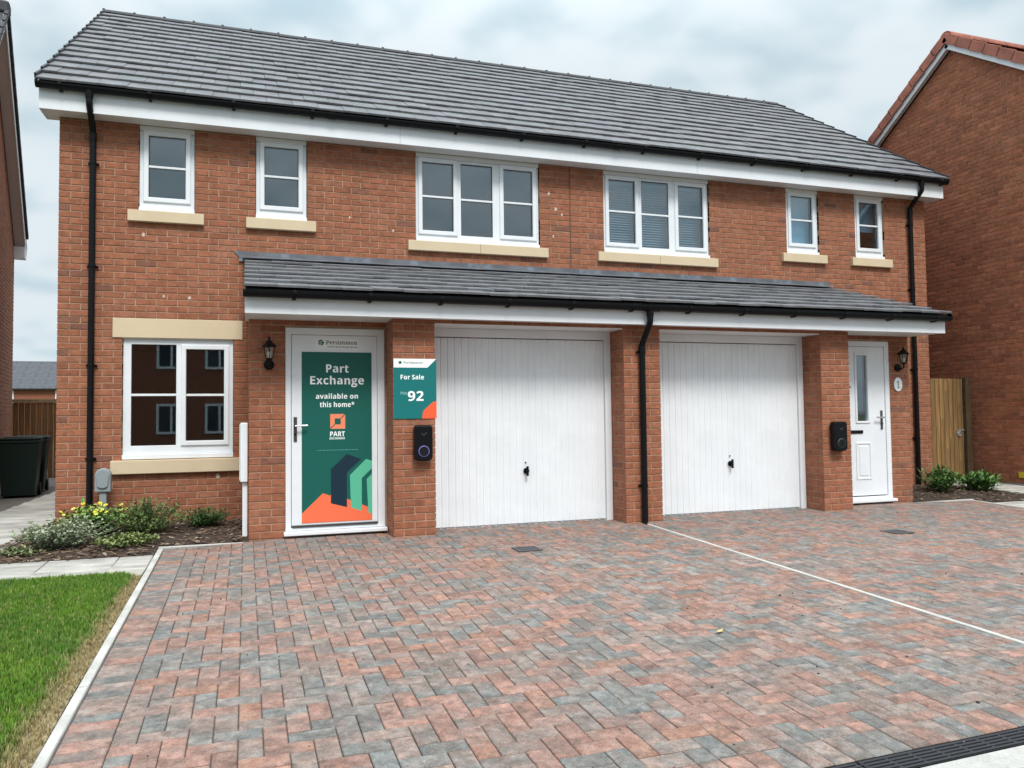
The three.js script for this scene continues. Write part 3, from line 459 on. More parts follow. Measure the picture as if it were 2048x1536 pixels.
function charger(x, y, label, ring) {
  const g = thing('car_charger', label, 'car charger', [x, y, ZG]);
  const s = new THREE.Shape(), w = 0.095, h = 0.365, r = 0.04; s.moveTo(-w + r, 0.005); s.quadraticCurveTo(0, -0.012, w - r, 0.005); s.quadraticCurveTo(w, 0.01, w, r + 0.01); s.lineTo(w, h - r); s.quadraticCurveTo(w, h, w - r, h); s.lineTo(-w + r, h); s.quadraticCurveTo(-w, h, -w, h - r); s.lineTo(-w, r + 0.01); s.quadraticCurveTo(-w, 0.01, -w + r, 0.005);
  mesh('case', [new THREE.ExtrudeGeometry(s, { depth: 0.06, bevelEnabled: true, bevelThickness: 0.018, bevelSize: 0.014, bevelOffset: -0.014, bevelSegments: 3, curveSegments: 8 }).translate(0, 0, 0.03)], M.black, g);
  mesh('back_plate', [B(-0.075, 0.075, 0.03, 0.33, 0.001, 0.02, 0.006)], M.blackMatt, g);
  mesh('socket_ring', [new THREE.TorusGeometry(0.052, 0.006, 10, 36).translate(0, 0.1, 0.109)], ring, g);
  mesh('socket_cover', [cyl(0.047, 0.05, 0.014, 0, 0.1, 0.112, 'z', 30)], M.blackMatt, g);
  const k = ring; mesh('emblem', [new THREE.BoxGeometry(0.045, 0.008, 0.002).rotateZ(0.7).translate(0.012, 0.275, 0.109), new THREE.BoxGeometry(0.03, 0.008, 0.002).rotateZ(-0.8).translate(-0.014, 0.272, 0.109)], M.pewter, g);
}
charger(3.782, 0.772, 'black wall car charger with a violet ring below the for sale board', mat([0.16, 0.14, 0.42], 0.4));
charger(9.015, 0.74, 'black wall car charger with a grey ring beside the letter plate door', mat([0.06, 0.07, 0.075], 0.35));
function lantern(x, y, label) {
  const g = thing('wall_lantern', label, 'lantern', [x, y, ZD]);
  const L = (pts, seg = 6) => new THREE.LatheGeometry(pts.map(([r, h]) => new THREE.Vector2(r, h)), seg);
  mesh('wall_plate', [cyl(0.052, 0.05, 0.022, 0, 0.06, 0.013, 'z', 28), cyl(0.03, 0.045, 0.02, 0, 0.06, 0.03, 'z', 28)], M.black, g);
  mesh('arm', [tube([[0, 0.06, 0.035], [0, 0.035, 0.075], [0, 0.06, 0.115], [0, 0.1, 0.115]], 0.009, 20, 10), cyl(0.014, 0.009, 0.03, 0, 0.105, 0.115)], M.black, g);
  mesh('lamp_cage', [L([[0.001, 0.1], [0.03, 0.102], [0.042, 0.118], [0.036, 0.122]]).translate(0, 0, 0.115), ...[0, 1, 2, 3, 4, 5].map((i) => { const a = (i / 6) * Math.PI * 2, s = Math.sin(a), c = Math.cos(a); return tube([[s * 0.038, 0.12, 0.115 + c * 0.038], [s * 0.06, 0.235, 0.115 + c * 0.06]], 0.004, 4, 6); })], M.black, g);
  mesh('lamp_glass', [L([[0.036, 0.121], [0.057, 0.235]]).translate(0, 0, 0.115)], M.lampGlass, g);
  mesh('lamp_hood', [L([[0.001, 0.228], [0.078, 0.232], [0.082, 0.24], [0.055, 0.262], [0.028, 0.29], [0.02, 0.3], [0.001, 0.302]]).translate(0, 0, 0.115), L([[0.001, 0.3], [0.014, 0.306], [0.009, 0.318], [0.013, 0.326], [0.001, 0.345]], 12).translate(0, 0, 0.115)], M.black, g);
  mesh('bulb', [new THREE.SphereGeometry(0.02, 14, 10).scale(1, 1.3, 1).translate(0, 0.165, 0.115), cyl(0.014, 0.014, 0.03, 0, 0.132, 0.115)], M.whiteMatt, g);
}
lantern(2.285, 1.712, 'black coach lantern beside the door covered by a green banner');
lantern(10.4, 1.752, 'black coach lantern above the oval number plaque');
{ const g = thing('number_plaque', 'small white oval house number plaque under a lantern', 'plaque', [10.4, 1.585, ZD]);
  const o = new THREE.Shape(); o.absellipse(0, 0, 0.066, 0.09, 0, Math.PI * 2);
  mesh('plate', [new THREE.ExtrudeGeometry(o, { depth: 0.008, bevelEnabled: true, bevelSize: 0.004, bevelThickness: 0.003, bevelSegments: 2, curveSegments: 30 }).translate(0, 0, 0.003)], M.white, g);
  mesh('digit', [B(-0.009, 0.009, -0.045, 0.045, 0.0145, 0.017), new THREE.BoxGeometry(0.03, 0.014, 0.0025).rotateZ(0.7).translate(-0.012, 0.035, 0.0158), B(-0.022, 0.022, -0.05, -0.038, 0.0145, 0.0168)], mat([0.25, 0.34, 0.3], 0.5), g); }
{ const g = thing('meter_cabinet', 'tall white meter cabinet on the side return of the garage wall', 'meter box', [2.085, gy(1), 1.29]); // on the face turned to the flower bed
  mesh('box', [B(-0.075, -0.004, 0.56, 1.16, -0.22, 0.22, 0.008)], M.white, g); mesh('door', [B(-0.083, -0.076, 0.575, 1.145, -0.205, 0.205, 0.003)], M.white, g);
  mesh('conduit', [B(-0.055, -0.004, 0.0, 0.558, 0.12, 0.18, 0.008)], M.white, g); }
{ const g = thing('meter_cabinet', 'small grey meter box low on the wall beside the narrow door', 'meter box', [10.604, 0.5, 1.2]);
  mesh('box', [B(0.001, 0.09, 0, 0.3, -0.13, 0.13, 0.02)], M.grey, g); mesh('lid', [B(0.091, 0.1, 0.015, 0.285, -0.115, 0.115, 0.004)], M.grey, g); }
{ const g = thing('utility_post', 'grey plastic utility post with a domed hood in the flower bed', 'utility post', [0.567, gy(0.2), 0.2]);
  const s = new THREE.Shape(); s.moveTo(-0.08, 0.4); s.lineTo(0.08, 0.4); s.lineTo(0.08, 0.58); s.absarc(0, 0.58, 0.08, 0, Math.PI, false); s.closePath();
  mesh('hood', [new THREE.ExtrudeGeometry(s, { depth: 0.09, bevelEnabled: true, bevelSize: 0.008, bevelThickness: 0.008, bevelOffset: -0.008, bevelSegments: 2, curveSegments: 20 }).translate(0, 0, -0.045)], M.grey, g);
  const t = new THREE.Shape(); t.moveTo(-0.05, 0.46); t.quadraticCurveTo(0, 0.425, 0.05, 0.46); t.lineTo(0.066, 0.58); t.absarc(0, 0.58, 0.066, 0, Math.PI, false); t.closePath();
  mesh('face', [new THREE.ExtrudeGeometry(t, { depth: 0.012, bevelEnabled: true, bevelSize: 0.004, bevelThickness: 0.004, bevelOffset: -0.004, bevelSegments: 2, curveSegments: 20 }).translate(0, 0, 0.056)], M.grey, g);
  mesh('post', [B(-0.036, 0.036, 0, 0.399, -0.03, 0.03, 0.006)], M.grey, g); }
// blinds behind the right-hand upper windows
{ const w = wins[3], g = thing('venetian_blind', 'white venetian blind hanging behind the three-light window', 'blind', [w.x0, w.y1, -0.24]);
  mesh('head_rail', [B(0.05, w.x1 - w.x0 - 0.05, -0.06, -0.02, -0.03, 0.02, 0.004)], M.whiteMatt, g);
  for (let y = -0.09; y > w.y0 - w.y1 + 0.08; y -= 0.036) mesh('slat', [new THREE.BoxGeometry(w.x1 - w.x0 - 0.1, 0.002, 0.036).rotateX(0.62).translate((w.x1 - w.x0) / 2, y + rr(-0.0015, 0.0015), 0)], M.whiteMatt, g);
  mesh('bottom_rail', [B(0.05, w.x1 - w.x0 - 0.05, w.y0 - w.y1 + 0.045, w.y0 - w.y1 + 0.062, -0.016, 0.016, 0.003)], M.whiteMatt, g); }
for (const [i, k, label] of [[4, 0.95, 'pale roller blind drawn right down behind a narrow upper window'], [5, 0.5, 'pale roller blind half drawn behind the narrow corner window']]) { const w = wins[i], h = (w.y1 - w.y0) * k, g = thing('roller_blind', label, 'blind', [w.x0, w.y1, -0.2]);
  mesh('roller', [cyl(0.02, 0.02, w.x1 - w.x0 - 0.04, (w.x1 - w.x0) / 2, -0.03, 0, 'x', 14)], M.whiteMatt, g); mesh('fabric', [B(0.03, w.x1 - w.x0 - 0.03, -h, -0.03, -0.002, 0.0, 0)], mat([0.72, 0.74, 0.74], 0.9), g); mesh('hem_bar', [B(0.03, w.x1 - w.x0 - 0.03, -h - 0.018, -h - 0.001, -0.006, 0.005, 0.003)], M.whiteMatt, g); }

// ---------- ground ----------
const ground = new THREE.Mesh(new THREE.PlaneGeometry(700, 700).rotateX(-Math.PI / 2), mat([0.075, 0.09, 0.04], 1)); ground.name = 'ground'; ground.position.y = -0.32; ground.userData.kind = 'structure'; ground.receiveShadow = true; scene.add(ground);
{
  const drive = structure('driveway');
  const DX0 = 1.335, DX1 = mx(1.335), frontZ = (x) => 7.385 - 0.03 * (x - 4.7), sN = V3(0, 1, 0.0279).normalize(), sV = V3(0, 0.0279, -1).normalize(); // V runs up the slope towards the house
  const O = V3(0, gy(7), 7), zv = (z) => 7 - z; // v = 7 - z
  const bed = new THREE.BufferGeometry(); const zA = 1.4, zB = 7.5; bed.setAttribute('position', new THREE.Float32BufferAttribute([DX0 - 0.02, gy(zB) - 0.012, zB, DX1 + 0.02, gy(zB) - 0.012, zB, DX1 + 0.02, gy(zA) - 0.012, zA, DX0 - 0.02, gy(zA) - 0.012, zA], 3)); bed.setIndex([0, 1, 2, 0, 2, 3]); bed.computeVertexNormals();
  mesh('joint_sand', [bed], M.sand, drive);
  const tone = () => { const t = rnd(), k = rr(0.88, 1.14); const c = t < 0.34 ? [0.375, 0.226, 0.182] : t < 0.6 ? [0.25, 0.237, 0.22] : t < 0.92 ? [0.318, 0.248, 0.215] : [0.4, 0.225, 0.165]; return c.map((v) => v * k); };
  const BLOOM = [[4.75, 3.75, 0.45], [5.35, 4.15, 0.3], [6.15, 4.2, 0.35], [5.0, 4.6, 0.25], [5.9, 5.4, 0.3]]; // lime bloom on a few blocks
  const recs = [], add = (poly) => { if (poly.length < 3 || area(poly) < 0.0012) return; const p = inset(poly, 0.002); let c = tone(), d = rnd() < 0.4 ? tone() : c; const sx = poly[0][0], sz = 7 - poly[0][1]; for (const [ex, ez, er] of BLOOM) if (Math.hypot(sx - ex, sz - ez) < er && rnd() < 0.3) { const w = [0.46, 0.43, 0.39], f = rr(0.15, 0.5); c = c.map((v, k) => v * (1 - f) + w[k] * f); d = c; } recs.push({ O, U: X, V: sV, N: sN, poly: p, depth: 0.03, ch: 0.004, h: rr(-0.002, 0.002), col: c, col2: d.map((v, k) => v * 0.5 + c[k] * 0.5) }); };
  const backClip = (p) => clipPoly(clipPoly(p, 0.165, -1, 7 - 1.8 - 0.165 * 1.33), -0.165, -1, 7 - 1.8 + 0.165 * mx(1.33)); // behind: the kerb that runs back to the house
  const s = 0.1, cells = 110, Lx = DX0 + 0.2, Rx = DX1 - 0.2, lower = (p) => clipPoly(p, -0.03, 1, 7.385 - 0.2 + 0.03 * 4.7 - 7); // herringbone field
  for (let i = -4; i < cells; i++) for (let j = -6; j < 62; j++) {
    const m = (((i - j) % 4) + 4) % 4, x = Lx + i * s, v = -0.6 + j * s; let p = m === 0 ? rectPoly(x, x + 2 * s, v, v + s) : m === 3 ? rectPoly(x, x + s, v, v + 2 * s) : null;
    if (!p || v > 5.6) continue; p = clipPoly(clipPoly(p, 1, 0, -Lx), -1, 0, Rx); 
    for (let q of [clipPoly(p, 1, 0, -6.342), clipPoly(p, -1, 0, 6.298)]) { if (q.length > 2) q = lower(q); if (q.length > 2) q = backClip(q); if (q.length > 2) add(q); }
  }
  for (let v = -0.3; v < 5.6; v += s) { let p = lower(rectPoly(DX0, DX0 + 0.2, v, v + s)); if (p.length > 2) p = backClip(p); if (p.length > 2) add(p); p = lower(rectPoly(DX1 - 0.2, DX1, v, v + s)); if (p.length > 2) p = backClip(p); if (p.length > 2) add(p); }
  for (let x = DX0; x < DX1 - 0.05; x += s) { const f = (q) => 7 - frontZ(q); add([[x, f(x)], [x + s, f(x + s)], [x + s, f(x + s) + 0.2], [x, f(x) + 0.2]]); }
  emit(recs, 'paver', 'block_paving', M.paver, drive, 300);
  const edge = (name, x0, z0, x1, z1, w, up, n, parent) => { for (let i = 0; i < n; i++) { const a = i / n, b = (i + 1) / n, p = V3(x0 + (x1 - x0) * a, 0, z0 + (z1 - z0) * a), q = V3(x0 + (x1 - x0) * b, 0, z0 + (z1 - z0) * b); const l = p.distanceTo(q), g = new RoundedBoxGeometry(w, 0.16, l - 0.004, 1, 0.006); const py = gy(p.z), qy = gy(q.z); g.rotateX(Math.atan2(py - qy, q.z - p.z || 1e-6) * (Math.abs(q.z - p.z) > 0.1 ? 1 : 0)); g.rotateY(Math.atan2(q.x - p.x, q.z - p.z)); g.translate((p.x + q.x) / 2, (py + qy) / 2 + up - 0.08, (p.z + q.z) / 2); mesh(name, [g], M.conc, parent); } };
  const kerbs = structure('concrete_edging');
  edge('edging_strip', 1.305, 1.8, 1.305, 7.4, 0.05, 0.008, 6, kerbs); edge('edging_strip', mx(1.305), 1.8, mx(1.305), 7.4, 0.05, 0.008, 6, kerbs);
  edge('edging_strip', 1.28, 1.79, 2.09, 1.655, 0.05, 0.008, 1, kerbs); edge('edging_strip', mx(1.28), 1.79, mx(2.09), 1.655, 0.05, 0.008, 1, kerbs);
  edge('edging_strip', 6.32, 2.06, 6.32, 7.33, 0.04, 0.004, 6, kerbs);
  // slot drain at the foot of the drive, kerb and road
  const dr = thing('channel_drain', 'long black channel drain grating along the foot of the block drive', 'drain', [0, 0, 0]); const ang = 0.03, fx = (x) => frontZ(x);
  for (let i = 0; i < 10; i++) { const x0 = 1.3 + i * 1.01, xm = x0 + 0.5, g = []; for (let k = 0; k < 5; k++) g.push(B(-0.5, 0.5, -0.02, 0.0, 0.008 + k * 0.024, 0.02 + k * 0.024, 0.002)); for (let k = 0; k <= 8; k++) g.push(B(-0.5 + k * 0.123, -0.484 + k * 0.123, -0.018, -0.003, 0.006, 0.118)); const all = mergeGeometries(g.map((q) => (q.index ? q.toNonIndexed() : q))); all.rotateY(ang); all.translate(xm, gy(7.45) + 0.001, fx(xm) + 0.004); mesh('grating', [all], M.iron, dr); }
  mesh('channel', [new THREE.BoxGeometry(10.1, 0.02, 0.13).rotateY(ang).translate(6.34, gy(7.45) - 0.07, fx(6.34) + 0.066), new THREE.BoxGeometry(10.1, 0.08, 0.006).rotateY(ang).translate(6.34, gy(7.45) - 0.042, fx(6.34) + 0.003), new THREE.BoxGeometry(10.1, 0.08, 0.006).rotateY(ang).translate(6.34, gy(7.45) - 0.042, fx(6.34) + 0.128)], M.blackMatt, dr);
  const kerb = structure('kerb'); for (let i = -4; i < 18; i++) { const xm = 1.3 + i * 0.915; mesh('kerb_stone', [new RoundedBoxGeometry(0.91, 0.2, 0.15, 2, 0.015).rotateY(ang).translate(xm, gy(7.6) - 0.092, fx(xm) + 0.212)], M.conc, kerb); }
  const road = mesh('road', [new THREE.BoxGeometry(80, 0.02, 7).rotateY(ang).translate(6, gy(7.6) - 0.06, 11.2)], M.asphalt, scene); road.userData.kind = 'structure';
  // paths of riven slabs
  const path = structure('path'), slabs = [], stone = () => { const k = rr(0.85, 1.1), c = [0.62 * k, 0.6 * k, 0.55 * k]; return c; };
  const slab = (x0, x1, z0, z1) => { const c = stone(), d = stone(); slabs.push({ O: V3(0, gy((z0 + z1) / 2) + 0.004, (z0 + z1) / 2), U: X, V: sV, N: sN, poly: inset(rectPoly(x0, x1, -(z1 - z0) / 2, (z1 - z0) / 2), 0.004), depth: 0.05, ch: 0.004, h: rr(-0.002, 0.003), col: c, col2: d.map((v, i) => v * 0.4 + c[i] * 0.6) }); };
  for (let i = 0; i < 8; i++) slab(1.272 - 0.28 - (i) * 0.565 + (i ? 0 : 0), i ? 1.272 - 0.28 - (i - 1) * 0.565 : 1.272, 2.07, 2.96);
  for (let i = 0; i < 20; i++) slab(-1.0, -0.1, 2.07 - (i + 1) * 0.6, 2.07 - i * 0.6);
  for (let i = 0; i < 4; i++) slab(11.425 + i * 0.6, 12.02 + i * 0.6, 2.07, 2.96); for (let i = 0; i < 8; i++) slab(12.75, 13.6, 2.07 - (i + 1) * 0.6, 2.07 - i * 0.6); 
  emit(slabs, 'paving_slab', 'slabs', M.slab, path, 300);
  mesh('slab_bedding', [B(-3.4, 1.27, -0.3, gy(2.52) - 0.002, 2.06, 2.97), B(-1.01, -0.09, -0.3, 0.02, -10.2, 2.06), B(11.42, 13.9, -0.3, gy(2.52) - 0.002, 2.06, 2.97), B(12.74, 13.62, -0.3, 0.005, -4, 2.06)], mat([0.6, 0.57, 0.5], 0.95, { map: tConc }), path);
  const gr = mesh('gravel_strip', [B(-2.6, -1.02, -0.3, 0.03, -9.2, 2.05)], M.gravel, scene); gr.userData.kind = 'structure';
  const yard = mesh('rear_yard', [B(-14, 30, -0.3, 0.0, -40, -8.2), B(13.63, 14.3, -0.3, 0.01, -8.1, 2.05)], M.gravel, scene); yard.userData.kind = 'structure';
  // gullies
  for (const [x, z, label] of [[4.56, 2.96, 'square dark gully cover in front of the garage beside the for sale board'], [8.51, 3.4, 'dark gully cover in front of the garage beside the narrow door']]) { const g = thing('gully_cover', label, 'drain cover', [x, gy(z) + 0.001, z]); mesh('frame', [plate([-0.115, 0.115, -0.115, 0.115], [[-0.095, 0.095, -0.095, 0.095]], 0.008, 0).rotateX(-Math.PI / 2)], M.gully, g); mesh('grid', [...[0, 1, 2, 3, 4, 5].map((i) => B(-0.094, 0.094, 0.001, 0.006, -0.085 + i * 0.031, -0.07 + i * 0.031)), B(-0.094, 0.094, -0.004, 0.0, -0.094, 0.094)], M.gully, g); }
}
// ---------- flower beds, lawn ----------
function bedSheet(name, x0, x1, z0, z1, inside) {
  const nx = Math.round((x1 - x0) / 0.04), nz = Math.round((z1 - z0) / 0.04), g = new THREE.PlaneGeometry(x1 - x0, z1 - z0, nx, nz).rotateX(-Math.PI / 2).translate((x0 + x1) / 2, 0, (z0 + z1) / 2), p = g.attributes.position;
  for (let i = 0; i < p.count; i++) { const x = p.getX(i), z = p.getZ(i), e = inside(x, z); p.setY(i, gy(z) - 0.02 + e * (0.02 + 0.05 * (fbm(x * 6, z * 6, 3, 4) - 0.35))); }
  g.computeVertexNormals(); const m = mesh(name, [g], M.soil, scene); m.userData.kind = 'structure'; return m;
}
const dEdge = (x, z, l) => (l ? sstep(0, 0.12, x + 0.13) * sstep(0, 0.1, (x < 1.28 ? 2.07 : 1.78 - 0.165 * (x - 1.3)) - z) : sstep(0, 0.1, (x > 11.41 ? 2.07 : 1.78 - 0.165 * (11.39 - x)) - z) * sstep(0, 0.1, 12.72 - x));
bedSheet('soil_bed', -0.13, 2.09, 0.0, 2.07, (x, z) => dEdge(x, z, true)); bedSheet('soil_bed', 10.6, 12.75, 0.0, 2.07, (x, z) => dEdge(x, z, false));
{ // bark chips
  const pb = new PB(); for (let i = 0; i < 2600; i++) { const l = rnd() < 0.7, x = l ? rr(-0.16, 2.06) : rr(10.63, 12.7), z = rr(0.03, 2.1); if (l ? (x > 1.28 && z > 1.76 - 0.165 * (x - 1.3)) || z > 2.1 : (x < 11.41 && z > 1.76 - 0.165 * (11.39 - x)) || z > 2.05) continue;
    const s = rr(0.008, 0.03), w = s * rr(0.3, 0.6), a = rnd() * 6.3, y = gy(z) + 0.012 + 0.045 * (fbm(x * 6, z * 6, 3, 4) - 0.35) + rr(-0.002, 0.006), k = rr(0.5, 1.6), c = rnd() < 0.12 ? [0.3, 0.24, 0.18] : [0.11 * k, 0.07 * k, 0.045 * k];
    piece(pb, { O: V3(x, y, z), U: V3(Math.cos(a), rr(-0.3, 0.3), Math.sin(a)).normalize(), V: V3(Math.sin(a), rr(-0.2, 0.2), -Math.cos(a)).normalize(), N: V3(rr(-0.3, 0.3), 1, rr(-0.3, 0.3)).normalize(), poly: rectPoly(-s, s, -w, w), depth: 0.006, ch: 0.001, col: c }); }
  const m = fin(new THREE.Mesh(pb.geo(), M.chip)); m.name = 'bark_mulch'; m.userData.kind = 'stuff'; tag(m, 'brown bark chips spread over the flower beds', 'mulch'); scene.add(m);
}
{ // lawn; the turf has died back along the kerb
  const bareAt = (x, z) => { const k = 1.275 - x, b = 0.035 + 0.085 * fbm(z * 1.4, 3, 5, 3) * sstep(3.2, 6.4, z) + 0.06 * fbm(z * 9, x * 9, 2, 2); return sstep(b * 1.6, b * 0.35, k); };
  const g = new THREE.PlaneGeometry(5.3, 4.4, 180, 150).rotateX(-Math.PI / 2).translate(-1.38, 0, 5.17), p = g.attributes.position; for (let i = 0; i < p.count; i++) { const x = p.getX(i), z = p.getZ(i); p.setY(i, gy(z) - 0.012 + 0.02 * (fbm(x * 3, z * 3, 2, 3) - 0.4)); } g.computeVertexNormals();
  const gm = merge([g]), gp = gm.attributes.position, gc = new Float32Array(gp.count * 3); for (let i = 0; i < gp.count; i++) { const f = bareAt(gp.getX(i), gp.getZ(i)); [[0.05, 0.42], [0.075, 0.34], [0.015, 0.2]].forEach(([a, b], k) => (gc[i * 3 + k] = a + (b - a) * f)); } gm.setAttribute('color', new THREE.BufferAttribute(gc, 3)); const l = fin(new THREE.Mesh(gm, mat([1, 1, 1], 1, { map: tSoil, vertexColors: true }))); l.name = 'lawn'; scene.add(l); l.userData.kind = 'structure';
  const tuft = () => { const P = [], Nn = [], n = 9; for (let i = 0; i < n; i++) { const a = rnd() * 6.28, r = rr(0, 0.012), x = Math.cos(a) * r, z = Math.sin(a) * r, h = rr(0.03, 0.065), b = rr(0.0, 0.03), d = rnd() * 6.28, w = rr(0.0018, 0.0032), wx = Math.cos(d) * w, wz = Math.sin(d) * w, bx = -Math.sin(d) * b, bz = Math.cos(d) * b; const A = [x - wx, 0, z - wz], Bq = [x + wx, 0, z + wz], Cm = [x + bx * 0.35 + wx * 0.8, h * 0.6, z + bz * 0.35 + wz * 0.8], D = [x + bx * 0.35 - wx * 0.8, h * 0.6, z + bz * 0.35 - wz * 0.8], T = [x + bx, h, z + bz]; P.push(...A, ...Bq, ...Cm, ...A, ...Cm, ...D, ...D, ...Cm, ...T); } const q = new THREE.BufferGeometry(); q.setAttribute('position', new THREE.Float32BufferAttribute(P, 3)); q.computeVertexNormals(); return q; };
  const geos = [0, 1, 2].map(() => mergeGeometries([tuft(), tuft().rotateY(1)])), list = [[], [], []];
  for (let i = 0; i < 90000; i++) { const near = rnd() < 0.8, x = near ? rr(-0.6, 1.27) : rr(-4, 1.27), z = rr(2.97, 7.35), dry = bareAt(x, z); if (rnd() < dry * 0.7) continue;
    const t = fbm(x * 5, z * 5, 8, 3); const w = clamp(dry * 1.25 + rr(-0.3, 0.25) + (rnd() < 0.04 ? 0.8 : 0), 0, 1), k = rr(0.8, 1.15), c = [[0.05 + 0.085 * t * rr(0.5, 1.3), 0.4], [0.155 + 0.1 * t, 0.32], [0.008, 0.16]].map(([a, b]) => (a + (b - a) * w) * k); list[i % 3].push([x, z, c, dry]); }
  list.forEach((L, j) => { const im = new THREE.InstancedMesh(geos[j], mat([1, 1, 1], 0.8, { side: THREE.DoubleSide }), L.length), m = new THREE.Matrix4(), e = new THREE.Euler(), q = new THREE.Quaternion(); L.forEach(([x, z, c, dry], i) => { e.set(rr(-0.15, 0.15), rnd() * 6.28, rr(-0.15, 0.15)); const s = rr(0.8, 1.25) * (1 - 0.55 * dry); m.compose(V3(x, gy(z) - 0.01, z), q.setFromEuler(e), V3(s, s, s)); im.setMatrixAt(i, m); im.setColorAt(i, C3(...c)); }); im.name = numbered('grass'); im.userData.kind = 'stuff'; tag(im, 'short mown green grass beside the block drive', 'grass'); im.castShadow = im.receiveShadow = true; scene.add(im); });
}
// ---------- plants ----------
function plant(name, label, x, z, o) {
  const y0 = gy(z) + 0.005, g = thing(name, label, 'plant', [x, y0, z]), pb = new PB(), st = [];
  const leafMat = new THREE.MeshPhysicalMaterial({ vertexColors: true, roughness: 0.7, side: THREE.DoubleSide });
  const leaf = (p, dir, up, l, w, c) => { const s = V3().crossVectors(dir, up).normalize(), n = V3().crossVectors(s, dir).normalize(), m = V3().copy(p).addScaledVector(dir, l * 0.45), a = V3().copy(m).addScaledVector(s, w).addScaledVector(n, w * 0.35), b = V3().copy(m).addScaledVector(s, -w).addScaledVector(n, w * 0.35), t = V3().copy(p).addScaledVector(dir, l).addScaledVector(n, -l * 0.15), z2 = [0, 0], c2 = c.map((v) => v * 0.85); pb.tri(p, a, m, c2, c, c, z2, z2, z2); pb.tri(a, t, m, c, c, c, z2, z2, z2); pb.tri(p, m, b, c2, c, c, z2, z2, z2); pb.tri(m, t, b, c, c, c, z2, z2, z2); };
  const tips = [];
  for (let i = 0; i < o.stems; i++) {
    const a = rnd() * 6.283, lean = Math.pow(rnd(), 0.7) * o.spread, h = o.h * rr(0.6, 1.05) * (1 - 0.35 * Math.pow(lean / o.spread, 2)), tip = V3(Math.cos(a) * lean * (o.sx || 1), h, Math.sin(a) * lean), base = V3(Math.cos(a) * lean * 0.25, 0, Math.sin(a) * lean * 0.25), mid = V3().lerpVectors(base, tip, 0.5).add(V3(rr(-0.02, 0.02), h * 0.12, rr(-0.02, 0.02)));
    const cu = new THREE.QuadraticBezierCurve3(base, mid, tip); st.push(new THREE.TubeGeometry(cu, 4, o.sr || 0.002, 4)); tips.push(tip);
    for (let k = 0; k < o.leaves; k++) { const t = rr(o.from || 0.15, 1), p = cu.getPoint(t), d = V3(rr(-1, 1), rr(-0.2, o.up ?? 0.9), rr(-1, 1)).normalize(), c = pick(o.cols), q = rr(0.75, 1.25); leaf(p, d, V3(rr(-0.4, 0.4), 1, rr(-0.4, 0.4)).normalize(), o.l * rr(0.6, 1.3), o.w * rr(0.7, 1.2), c.map((v) => v * q * 1.3)); }
  }
  const f = fin(new THREE.Mesh(pb.geo(), leafMat)); f.name = 'foliage'; g.add(f);
  mesh('stems', st, mat(o.stemCol || [0.06, 0.08, 0.03], 0.9), g);
  if (o.flowers) tips.sort((a, b) => b.y - a.y).slice(0, o.flowers).forEach((t) => { const fl = [], up = V3(rr(-0.4, 0.4), 0.7, rr(0.1, 0.8)).normalize(), e1 = V3().crossVectors(up, V3(0.3, 0.1, 1)).normalize(), e2 = V3().crossVectors(up, e1); const q = new PB(), n = 6, R = rr(0.018, 0.027), col = pick([[0.85, 0.68, 0.03], [0.9, 0.76, 0.08], [0.8, 0.72, 0.18]]); const z2 = [0, 0];
    for (let k = 0; k < n; k++) { const a = (k / n) * 6.283, P = (r, b, hh) => V3().copy(t).addScaledVector(e1, Math.cos(b) * r).addScaledVector(e2, Math.sin(b) * r).addScaledVector(up, hh); q.tri(P(0.002, a, 0.004), P(R * 0.8, a - 0.42, 0.012), P(R, a, 0.008), col, col, col, z2, z2, z2); q.tri(P(0.002, a, 0.004), P(R, a, 0.008), P(R * 0.8, a + 0.42, 0.012), col, col, col, z2, z2, z2); }
    const m = fin(new THREE.Mesh(q.geo(), new THREE.MeshStandardMaterial({ vertexColors: true, roughness: 0.7, side: THREE.DoubleSide }))); m.name = 'flower'; g.add(m); });
}
plant('silver_shrub', 'low silvery grey-leaved shrub at the front corner of the flower bed', 0.42, 1.42, { stems: 130, leaves: 18, h: 0.3, spread: 0.42, sx: 1.15, l: 0.042, w: 0.012, cols: [[0.17, 0.21, 0.12], [0.23, 0.27, 0.17], [0.12, 0.17, 0.075], [0.28, 0.3, 0.22]], stemCol: [0.2, 0.2, 0.15] });
plant('flowering_plant', 'leafy plant with bright yellow flowers beneath the grey utility post', 0.58, 0.78, { stems: 60, leaves: 15, h: 0.34, spread: 0.34, sx: 1.15, l: 0.075, w: 0.02, cols: [[0.11, 0.2, 0.04], [0.07, 0.15, 0.03], [0.16, 0.26, 0.06]], flowers: 30 });
plant('green_shrub', 'bushy fine-leaved green shrub under the ground floor window', 1.08, 0.85, { stems: 170, leaves: 19, h: 0.37, spread: 0.45, l: 0.045, w: 0.007, cols: [[0.075, 0.14, 0.03], [0.11, 0.185, 0.045], [0.055, 0.11, 0.025], [0.17, 0.2, 0.08]] });
plant('green_shrub', 'small dark green tufted plant against the brickwork near the white meter cabinet', 1.62, 0.6, { stems: 110, leaves: 16, h: 0.22, spread: 0.3, l: 0.045, w: 0.006, cols: [[0.035, 0.085, 0.02], [0.05, 0.11, 0.028]] });
plant('groundcover_plant', 'low yellowish green creeping plant on the kerb side of the bed', 0.98, 1.55, { stems: 90, leaves: 13, h: 0.12, spread: 0.34, l: 0.04, w: 0.012, cols: [[0.12, 0.17, 0.04], [0.08, 0.12, 0.03], [0.2, 0.22, 0.08]] });
plant('groundcover_plant', 'ragged low plant trailing over the path edge beside the silvery shrub', 0.14, 1.72, { stems: 40, leaves: 10, h: 0.08, spread: 0.26, l: 0.04, w: 0.012, cols: [[0.1, 0.14, 0.05], [0.2, 0.2, 0.1], [0.07, 0.1, 0.03]] });
